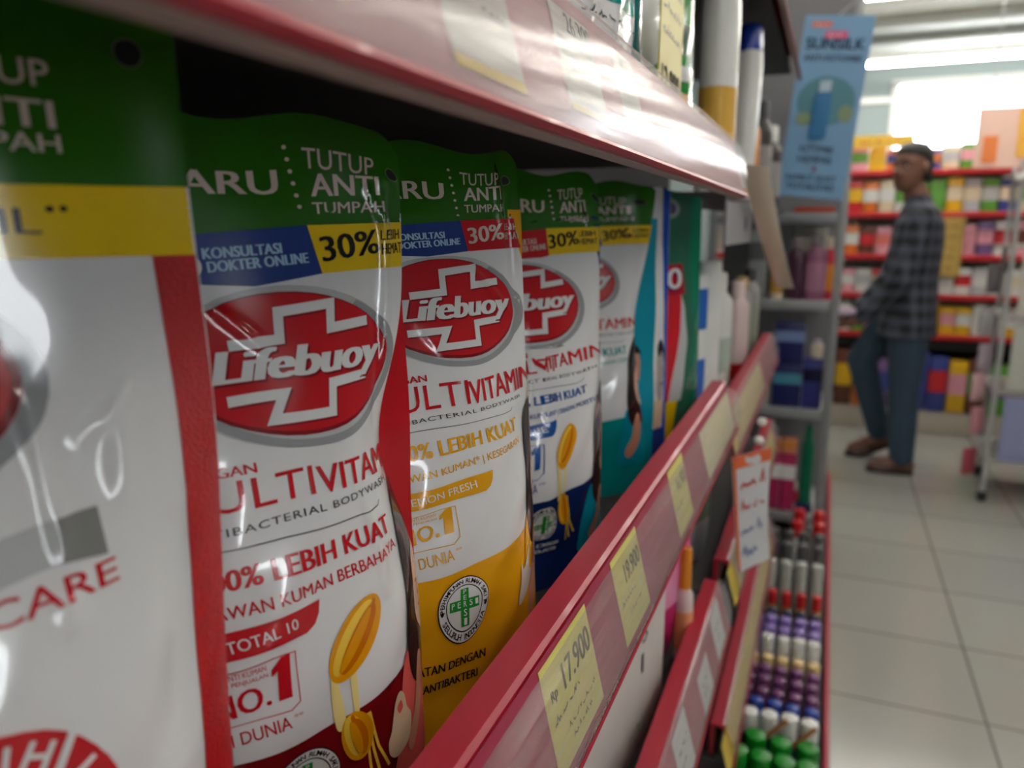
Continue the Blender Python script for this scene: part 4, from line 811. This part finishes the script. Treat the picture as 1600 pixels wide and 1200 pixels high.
def far_row(z, h0, names, words, x0=-.02, x1=1.15, dpt=.12):
    n = len(names); p = (x1-x0)/n
    for k, c in enumerate(names):
        h = h0*random.uniform(.82, 1.0)
        o = carton('snack_pack', '%s pack, %s from the left on the %s of the far display' % (c, order[k], words), 'pack', (x0+p*(k+.5), FY+.09, z+.0005), (p*.90, dpt, h), M('far_'+c, COLS[c], .4, coat=.15), 0, 'packs on the '+words+' of the far display', ((.35, .75, M('far_'+names[(k*5+2) % n], COLS[names[(k*5+2) % n]], .45)),))
far_row(levels[0], .15, ['yellow', 'pink', 'yellow', 'orange', 'white', 'blue', 'cream', 'green', 'silver', 'blue', 'white', 'yellow'], 'topmost shelf')
far_row(levels[1], .20, ['cream', 'red', 'orange', 'cream', 'white', 'green', 'green', 'yellow', 'silver', 'green', 'blue', 'cream', 'white'], 'second shelf')
far_row(levels[2], .20, ['red', 'orange', 'brown', 'pink', 'salmon', 'brown', 'cream', 'white', 'pink', 'purple', 'white', 'pink', 'red'], 'third shelf')
far_row(levels[3], .17, ['white', 'pink', 'white', 'red', 'cream', 'cream', 'pink', 'white', 'white', 'silver', 'white', 'white', 'silver'], 'fourth shelf')
far_row(levels[4], .19, ['pink', 'white', 'green', 'pink', 'purple', 'white', 'white', 'yellow', 'yellow', 'yellow', 'white', 'white', 'yellow', 'white'], 'fifth shelf')
far_row(.151, .36, ['orange', 'brown', 'orange', 'purple', 'pink', 'blue', 'blue', 'yellow', 'brown', 'green', 'red'], 'bottom deck', dpt=.16)
# header strip, posters and promotion boards
b = MB(); b.box((0, 0, 0), (.62, .01, .07), M('header_yellow', (236, 190, 60), .5)); b.box((-.22, -.006, 0), (.16, .004, .06), M('header_pink', (232, 150, 150), .5)); b.tris(T('~promo', (.02, -.018), (.25, -.018), .036), lambda u, v: (u, -.0056, v), DR_)
tag(b.build('header_strip', None, (.10, FY-.01, H+.50)), 'yellow and pink header strip over the left end of the far display', 'sign')
b = MB(); b.box((0, 0, 0), (.145, .006, .35), M('ochre_board', (166, 132, 62), .55)); b.box((0, -.004, 0), (.125, .003, .33), M('ochre_paper', (184, 152, 78), .55))
for k in range(5): b.tris(T('~notice'+'x'*k, (-.05, .11-.06*k), (.05, .11-.06*k), .022), lambda u, v: (u, -.0060, v), M('ochre_ink', (104, 74, 34), .6))
tag(b.build('notice_board', None, (.645, FY-.016, 1.15)), 'ochre notice board with dark lettering hanging right of the man', 'notice board')
t = thing('promo_board', 'orange and yellow promotion board hanging above the far display at the right', 'sign', (.955, FY-.35, 1.73), 0)
b = MB(); b.box((0, 0, 0), (.56, .008, .31), M('board_pale_pink', (236, 196, 180), .5)); b.build('board', t)
b = MB(); b.box((.09, -.006, .02), (.36, .004, .25), M('board_amber', (238, 176, 60), .5)); b.build('amber_panel', t)
b = MB(); b.box((-.21, -.006, -.06), (.07, .004, .14), M('board_orange', (236, 130, 60), .5)); b.build('orange_panel', t)
b = MB(); b.tris(T('~promo', (-.05, .06), (.20, .06), .05), lambda u, v: (u, -.009, v), M('board_violet', (132, 96, 150), .5)); b.tris(T('~hemat', (-.06, -.03), (.22, -.03), .06), lambda u, v: (u, -.009, v), M('board_red', (214, 84, 30), .5)); b.build('board_lettering', t)
for sx in (-.22, .22):
    b = MB(); b.cyl((sx, 0, .15), (sx, 0, .99), .003, .003, GST, 8); b.build('hanging_wire', t)

# ---------------------------------------------------------------- wire stand at the right
t = thing('wire_stand', 'white wire stand with picture panels and hanging packets at the right edge', 'display stand', (0, 0, 0))
WS = M('wire_white', (186, 186, 186), .35, .2); RX, RYY = .748, 4.02
for x, y in ((RX, RYY), (RX+.05, RYY+.45), (RX+.62, RYY), (RX+.62, RYY+.45)):
    b = MB(); b.cyl((x, y, .05), (x, y, 1.55), .011, .011, WS, 10); b.build('post', t)
    b = MB(); b.lathe([(.0, 0), (.02, .004), (.024, .025), (.02, .046), (0, .05)], PDARK, (x, y, 0), 12, cap=(False, False)); b.build('caster', t)
for z in (.20, .52, .86, 1.18, 1.50):
    b = MB(); b.box((RX+.31, RYY+.225, z), (.62, .45, .012), WS); b.build('wire_tier', t)
for k, (z, h, m) in enumerate(((.36, .30, (150, 156, 196)), (.69, .30, (198, 198, 190)), (1.02, .28, (206, 200, 192)))):
    b = MB(); b.box((RX+.33, RYY-.014, z), (.58, .008, h), M('panel_%s' % ('lilac', 'ivory', 'oat')[k], m, .5)); b.build('picture_panel', t)
for k, (x, z, w_, h, m) in enumerate(((.24, .35, .16, .22, (112, 120, 190)), (.19, .72, .13, .18, (196, 48, 60)), (.30, .64, .14, .16, (20, 134, 96)), (.26, 1.03, .22, .18, (222, 150, 50)))):
    b = MB(); b.tris(ell((RX+x, z), w_/2, h/2), lambda u, v: (u, RYY-.0188-.0006*k, v), M('panel_print_%s' % ('violet', 'red', 'green', 'orange')[k], m, .5)); b.build('panel_print', t)
b = MB(); b.box((RX+.06, RYY-.03, 1.505), (.20, .05, .03), M('lamp_white', (240, 240, 236), .3), .008, Matrix.Rotation(math.radians(-22), 3, 'Y')); b.build('top_rail', t)
for k, (z, c) in enumerate(((1.02, 'grey'), (.82, 'silver'), (.66, 'lilac'), (.52, 'pink'), (.36, 'rose'), (.16, 'red'))):
    cc = dict(grey=(112, 106, 110), silver=(170, 166, 168), lilac=(176, 160, 172), pink=(214, 170, 176), rose=(204, 140, 150), red=(170, 70, 84))[c]
    soft_pack('hanging_packet', '%s packet hanging on the left side of the wire stand' % c, 'packet', (RX-.050-.012*(k % 2), RYY+.05, z-.05), (.07, .03, .13), M('packet_'+c, cc, .35, coat=.2), .6, 'packets hanging on the wire stand')

# ---------------------------------------------------------------- the man in the aisle
def plaid():
    m = bpy.data.materials.new('navy_plaid_cloth'); m.use_nodes = True; nt = m.node_tree; N = nt.nodes; L = nt.links; p = N['Principled BSDF']; p.inputs['Roughness'].default_value = .8
    tc = N.new('ShaderNodeTexCoord'); sx = N.new('ShaderNodeSeparateXYZ'); L.new(tc.outputs['Object'], sx.inputs[0])
    def stripe(sock, k):
        a = N.new('ShaderNodeMath'); a.operation = 'MULTIPLY'; a.inputs[1].default_value = k; L.new(sock, a.inputs[0])
        b = N.new('ShaderNodeMath'); b.operation = 'SINE'; L.new(a.outputs[0], b.inputs[0])
        c = N.new('ShaderNodeMapRange'); c.inputs[1].default_value = -.3; c.inputs[2].default_value = .5; L.new(b.outputs[0], c.inputs[0]); return c.outputs[0]
    xy = N.new('ShaderNodeMath'); xy.operation = 'ADD'; L.new(sx.outputs[0], xy.inputs[0]); L.new(sx.outputs[1], xy.inputs[1])
    ad = N.new('ShaderNodeMath'); ad.operation = 'ADD'; L.new(stripe(sx.outputs[2], 88), ad.inputs[0]); L.new(stripe(xy.outputs[0], 88), ad.inputs[1])
    hf = N.new('ShaderNodeMath'); hf.operation = 'MULTIPLY'; hf.inputs[1].default_value = .5; L.new(ad.outputs[0], hf.inputs[0])
    mx = N.new('ShaderNodeMix'); mx.data_type = 'RGBA'; mx.inputs[6].default_value = (*lin((26, 28, 36)), 1); mx.inputs[7].default_value = (*lin((84, 88, 102)), 1)
    L.new(hf.outputs[0], mx.inputs[0]); L.new(mx.outputs[2], p.inputs['Base Color']); return m
def ball(b, c, r, m, n=14, sc3=(1, 1, 1)):
    k = 8; b.loft([[(c[0]+r*sc3[0]*math.sin(math.pi*i/k)*math.cos(2*math.pi*j/n), c[1]+r*sc3[1]*math.sin(math.pi*i/k)*math.sin(2*math.pi*j/n), c[2]-r*sc3[2]*math.cos(math.pi*i/k)) for j in range(n)] for i in [.02]+list(range(1, k))+[k-.02]], m)
def limb(b, P, R, m, n=14):
    for i in range(len(P)):
        ball(b, P[i], R[i], m, n)
        if i: b.cyl(P[i-1], P[i], R[i-1], R[i], m, n)
def ering(c, rx, ry, z, n=26, ax=None):
    return [(c[0]+rx*math.cos(2*math.pi*j/n), c[1]+ry*math.sin(2*math.pi*j/n), z) for j in range(n)]
def remesh(o, vox, it=4):
    r = o.modifiers.new('join', 'REMESH'); r.mode = 'VOXEL'; r.voxel_size = vox; r.use_smooth_shade = True
    q = o.modifiers.new('ease', 'SMOOTH'); q.iterations = it; q.factor = .5
PX, PY = .42, 4.45
def person():
    sk = M('brown_skin', (116, 76, 60), .55, scale=40); V = lambda x, y, z: (x-PX, y-PY, z)
    hc = Vector(V(.345, 4.43, 1.555)); ha = math.radians(230); F = Vector((math.cos(ha), math.sin(ha), 0)); S_ = Vector((-F.y, F.x, 0))
    hp = lambda f, s, z: tuple(hc+F*f+S_*s+Vector((0, 0, z)))
    def hring(f, d, w_, z, n=24): return [hp(f+d*math.cos(2*math.pi*j/n), w_*math.sin(2*math.pi*j/n), z) for j in range(n)]
    J = dict(ls=V(.415, 4.275, 1.31), le=V(.335, 4.235, 1.01), lw=V(.165, 4.31, .80), rs=V(.40, 4.635, 1.31), re=V(.315, 4.655, 1.01), rw=V(.150, 4.575, .80),
             lh=V(.405, 4.37, .86), lk=V(.405, 4.36, .47), la=V(.425, 4.35, .09), rh=V(.385, 4.54, .86), rk=V(.205, 4.58, .555), ra=V(.325, 4.60, .155))
    b = MB()
    b.loft([hring(*q) for q in ((.050, .018, .020, -.116), (.045, .040, .038, -.104), (.030, .068, .054, -.072), (.014, .086, .066, -.03), (.002, .094, .072, .0), (-.004, .098, .075, .04), (-.010, .086, .067, .08), (-.012, .052, .042, .105), (-.012, .012, .012, .115))], sk)
    limb(b, [hp(.090, 0, .012), hp(.104, 0, -.026)], [.010, .016], sk); ball(b, hp(.096, .013, -.03), .009, sk); ball(b, hp(.096, -.013, -.03), .009, sk)
    limb(b, [hp(.083, -.020, -.064), hp(.090, 0, -.062), hp(.083, .020, -.064)], [.007, .009, .007], sk)
    for s in (-1, 1): ball(b, hp(-.005, s*.076, -.005), .03, sk, sc3=(.5, .5, 1.05)); limb(b, [hp(.084, s*.018, .026), hp(.074, s*.046, .026)], [.010, .010], sk)
    limb(b, [hp(-.02, 0, -.07), V(.395, 4.455, 1.36)], [.052, .060], sk)
    b.loft([ering(V(.405, 4.455, 0), rx, ry, z) for rx, ry, z in ((.10, .155, .84), (.10, .155, 1.0), (.11, .175, 1.2), (.095, .18, 1.30), (.06, .10, 1.37))], sk)
    limb(b, [J['ls'], J['le'], J['lw']], [.05, .042, .030], sk); limb(b, [J['rs'], J['re'], J['rw']], [.05, .042, .030], sk)
    limb(b, [J['lh'], J['lk'], J['la']], [.08, .055, .042], sk); limb(b, [J['rh'], J['rk'], J['ra']], [.08, .055, .042], sk)
    for w_, sgn in ((J['lw'], 1), (J['rw'], -1)):           # hands: palm, four bent fingers, thumb from the side
        w_ = Vector(w_); d = Vector((-.86, .12*sgn, -.30)).normalized(); sd = Vector((.10, .95*sgn, .25)).normalized(); dn = d.cross(sd)*-sgn
        palm = w_+d*.055; limb(b, [w_, w_+d*.03-sd*.012, palm-sd*.018], [.026, .024, .018], sk, 10); limb(b, [w_+d*.03+sd*.012, palm+sd*.018], [.022, .017], sk, 10); limb(b, [palm-sd*.018, palm+sd*.018], [.018, .018], sk, 10)
        for i, (ln, o_) in enumerate(((.072, .031), (.080, .0105), (.075, -.0105), (.058, -.031))):
            a0 = palm+d*.012+sd*o_; a1 = a0+d*ln*.45+Vector((0, 0, -.004)); a2 = a1+d*ln*.33+Vector((0, 0, .012)); a3 = a2+d*ln*.18+Vector((0, 0, .016))
            limb(b, [a0, a1, a2, a3], [.0098, .0092, .0085, .0075], sk, 8)
        t0 = w_+d*.03+sd*.026; limb(b, [t0, t0+d*.03+sd*.020+Vector((0, 0, .012)), t0+d*.058+sd*.018+Vector((0, 0, .026))], [.012, .0105, .009], sk, 8)
    for a, tq, z in ((J['la'], V(.295, 4.335, .035), .045), (J['ra'], V(.195, 4.60, .045), .10)):
        hl = (a[0]+.035, a[1], z); limb(b, [a, hl], [.042, .036], sk, 12); limb(b, [hl, tuple((Vector(hl)+Vector(tq))/2+Vector((0, 0, .012))), tq], [.036, .036, .026], sk, 12)
    o = b.build('person', None, (PX, PY, 0)); remesh(o, .006, 3)
    tag(o, 'man in a dark plaid shirt and blue jeans in the aisle, one knee bent', 'person')
    # face details and hair
    for s in (-1, 1):
        e = MB(); ball(e, hp(.0795, s*.030, .004), .0092, M('eye_white', (200, 192, 184), .3), 12); ball(e, hp(.0850, s*.030, .004), .0058, M('eye_dark', (30, 20, 18), .2), 10); e.build('eye', o)
        e = MB(); limb(e, [hp(.094, s*.014, .027), hp(.092, s*.032, .031), hp(.080, s*.048, .026)], [.0042, .0048, .003], M('hair_black', (20, 20, 20), .6), 8); e.build('eyebrow', o)
    e = MB(); limb(e, [hp(.0905, -.020, -.062), hp(.0985, 0, -.061), hp(.0905, .020, -.062)], [.003, .0045, .003], M('lip_brown', (104, 58, 52), .5), 8); e.build('mouth', o)
    e = MB(); e.loft([hring(*q) for q in ((-.055, .045, .066, -.062), (-.042, .062, .078, -.02), (-.034, .076, .083, .03), (-.016, .098, .083, .062), (-.012, .092, .076, .09), (-.014, .062, .052, .118), (-.014, .012, .012, .128))], M('hair_black', (20, 20, 20), .6, bump=.5, scale=80)); e.build('hair', o)
    # shirt
    pm = plaid(); e = MB()
    e.loft([ering(V(x, 4.455, 0), rx, ry, z) for x, rx, ry, z in ((.398, .142, .204, .715), (.400, .136, .200, .80), (.402, .126, .186, .90), (.403, .118, .175, 1.02), (.405, .124, .190, 1.18), (.408, .116, .200, 1.28), (.404, .090, .165, 1.345), (.396, .066, .085, 1.385), (.388, .060, .066, 1.425))], pm)
    limb(e, [J['ls'], J['le'], tuple(Vector(J['lw'])+Vector((.012, 0, .016)))], [.072, .058, .042], pm); limb(e, [J['rs'], J['re'], tuple(Vector(J['rw'])+Vector((.012, 0, .016)))], [.072, .058, .042], pm)
    q = e.build('shirt', o); remesh(q, .009, 3)
    # jeans
    jm = M('blue_denim', (48, 68, 86), .8, var=.22, scale=14, bump=.3); e = MB()
    e.loft([ering(V(.398, 4.455, 0), rx, ry, z) for rx, ry, z in ((.085, .13, .74), (.110, .160, .79), (.108, .155, .86))], jm)
    limb(e, [J['lh'], tuple((Vector(J['lh'])+Vector(J['lk']))/2), J['lk'], tuple((Vector(J['lk'])*.45+Vector(J['la'])*.55)), tuple(Vector(J['la'])+Vector((0, 0, .0)))], [.096, .094, .076, .070, .062], jm, 18)
    limb(e, [J['rh'], tuple((Vector(J['rh'])+Vector(J['rk']))/2), J['rk'], tuple((Vector(J['rk'])*.45+Vector(J['ra'])*.55)), tuple(Vector(J['ra'])+Vector((0, 0, .005)))], [.096, .092, .076, .068, .060], jm, 18)
    q = e.build('jeans', o); remesh(q, .009, 3)
    # sandals
    lm = M('brown_leather', (84, 58, 48), .55); lm2 = M('dark_sole', (40, 30, 28), .7)
    for (ax, ay, az), (tx, ty, tz), lift in ((J['la'], V(.275, 4.335, .0), 0.), (J['ra'], V(.175, 4.60, .0), .075)):
        e = MB(); n = 12; rings = []
        for k in range(n+1):
            u = k/n; x = ax+.062+(tx-ax-.062-.012)*u; y = ay+(ty-ay)*u; z0 = lift*max(0, 1-u/.72)**1.2; wd = .040+.008*math.sin(math.pi*u)-.018*max(0, u-.8)*3-.012*max(0, .12-u)*5
            rings.append([(x, y+wd*c, z0+h) for c, h in ((-.9, 0), (.9, 0), (1, .010), (.95, .022), (-.95, .022), (-1, .010))])
        e.loft(rings, lm2); sh = e.build('sandal', o)
        e = MB(); rings = []
        for k in range(7):
            u = .48+.06*k; x = ax+.062+(tx-ax-.062-.012)*u; y = ay+(ty-ay)*u; z0 = lift*max(0, 1-u/.72)**1.2+.016
            rings.append([(x, y+.046*math.cos(a), z0+(.064-.018*(k/6))*math.sin(a)) for a in [math.pi*i/10 for i in range(11)]])
        e.loft(rings, lm, (False, False), close=False); e.build('strap', sh)
person()
b = MB(); b.box((0, 0, 0), (.19, .30, .018), M('lilac_pack', (168, 150, 172), .45), .004); b.box((0, 0, -.016), (.17, .27, .012), M('grey_pack', (128, 120, 122), .5), .003)
tag(b.build('flat_pack', None, (.055, 4.44, .832)), 'flat lilac pack the man holds out in both hands', 'pack')
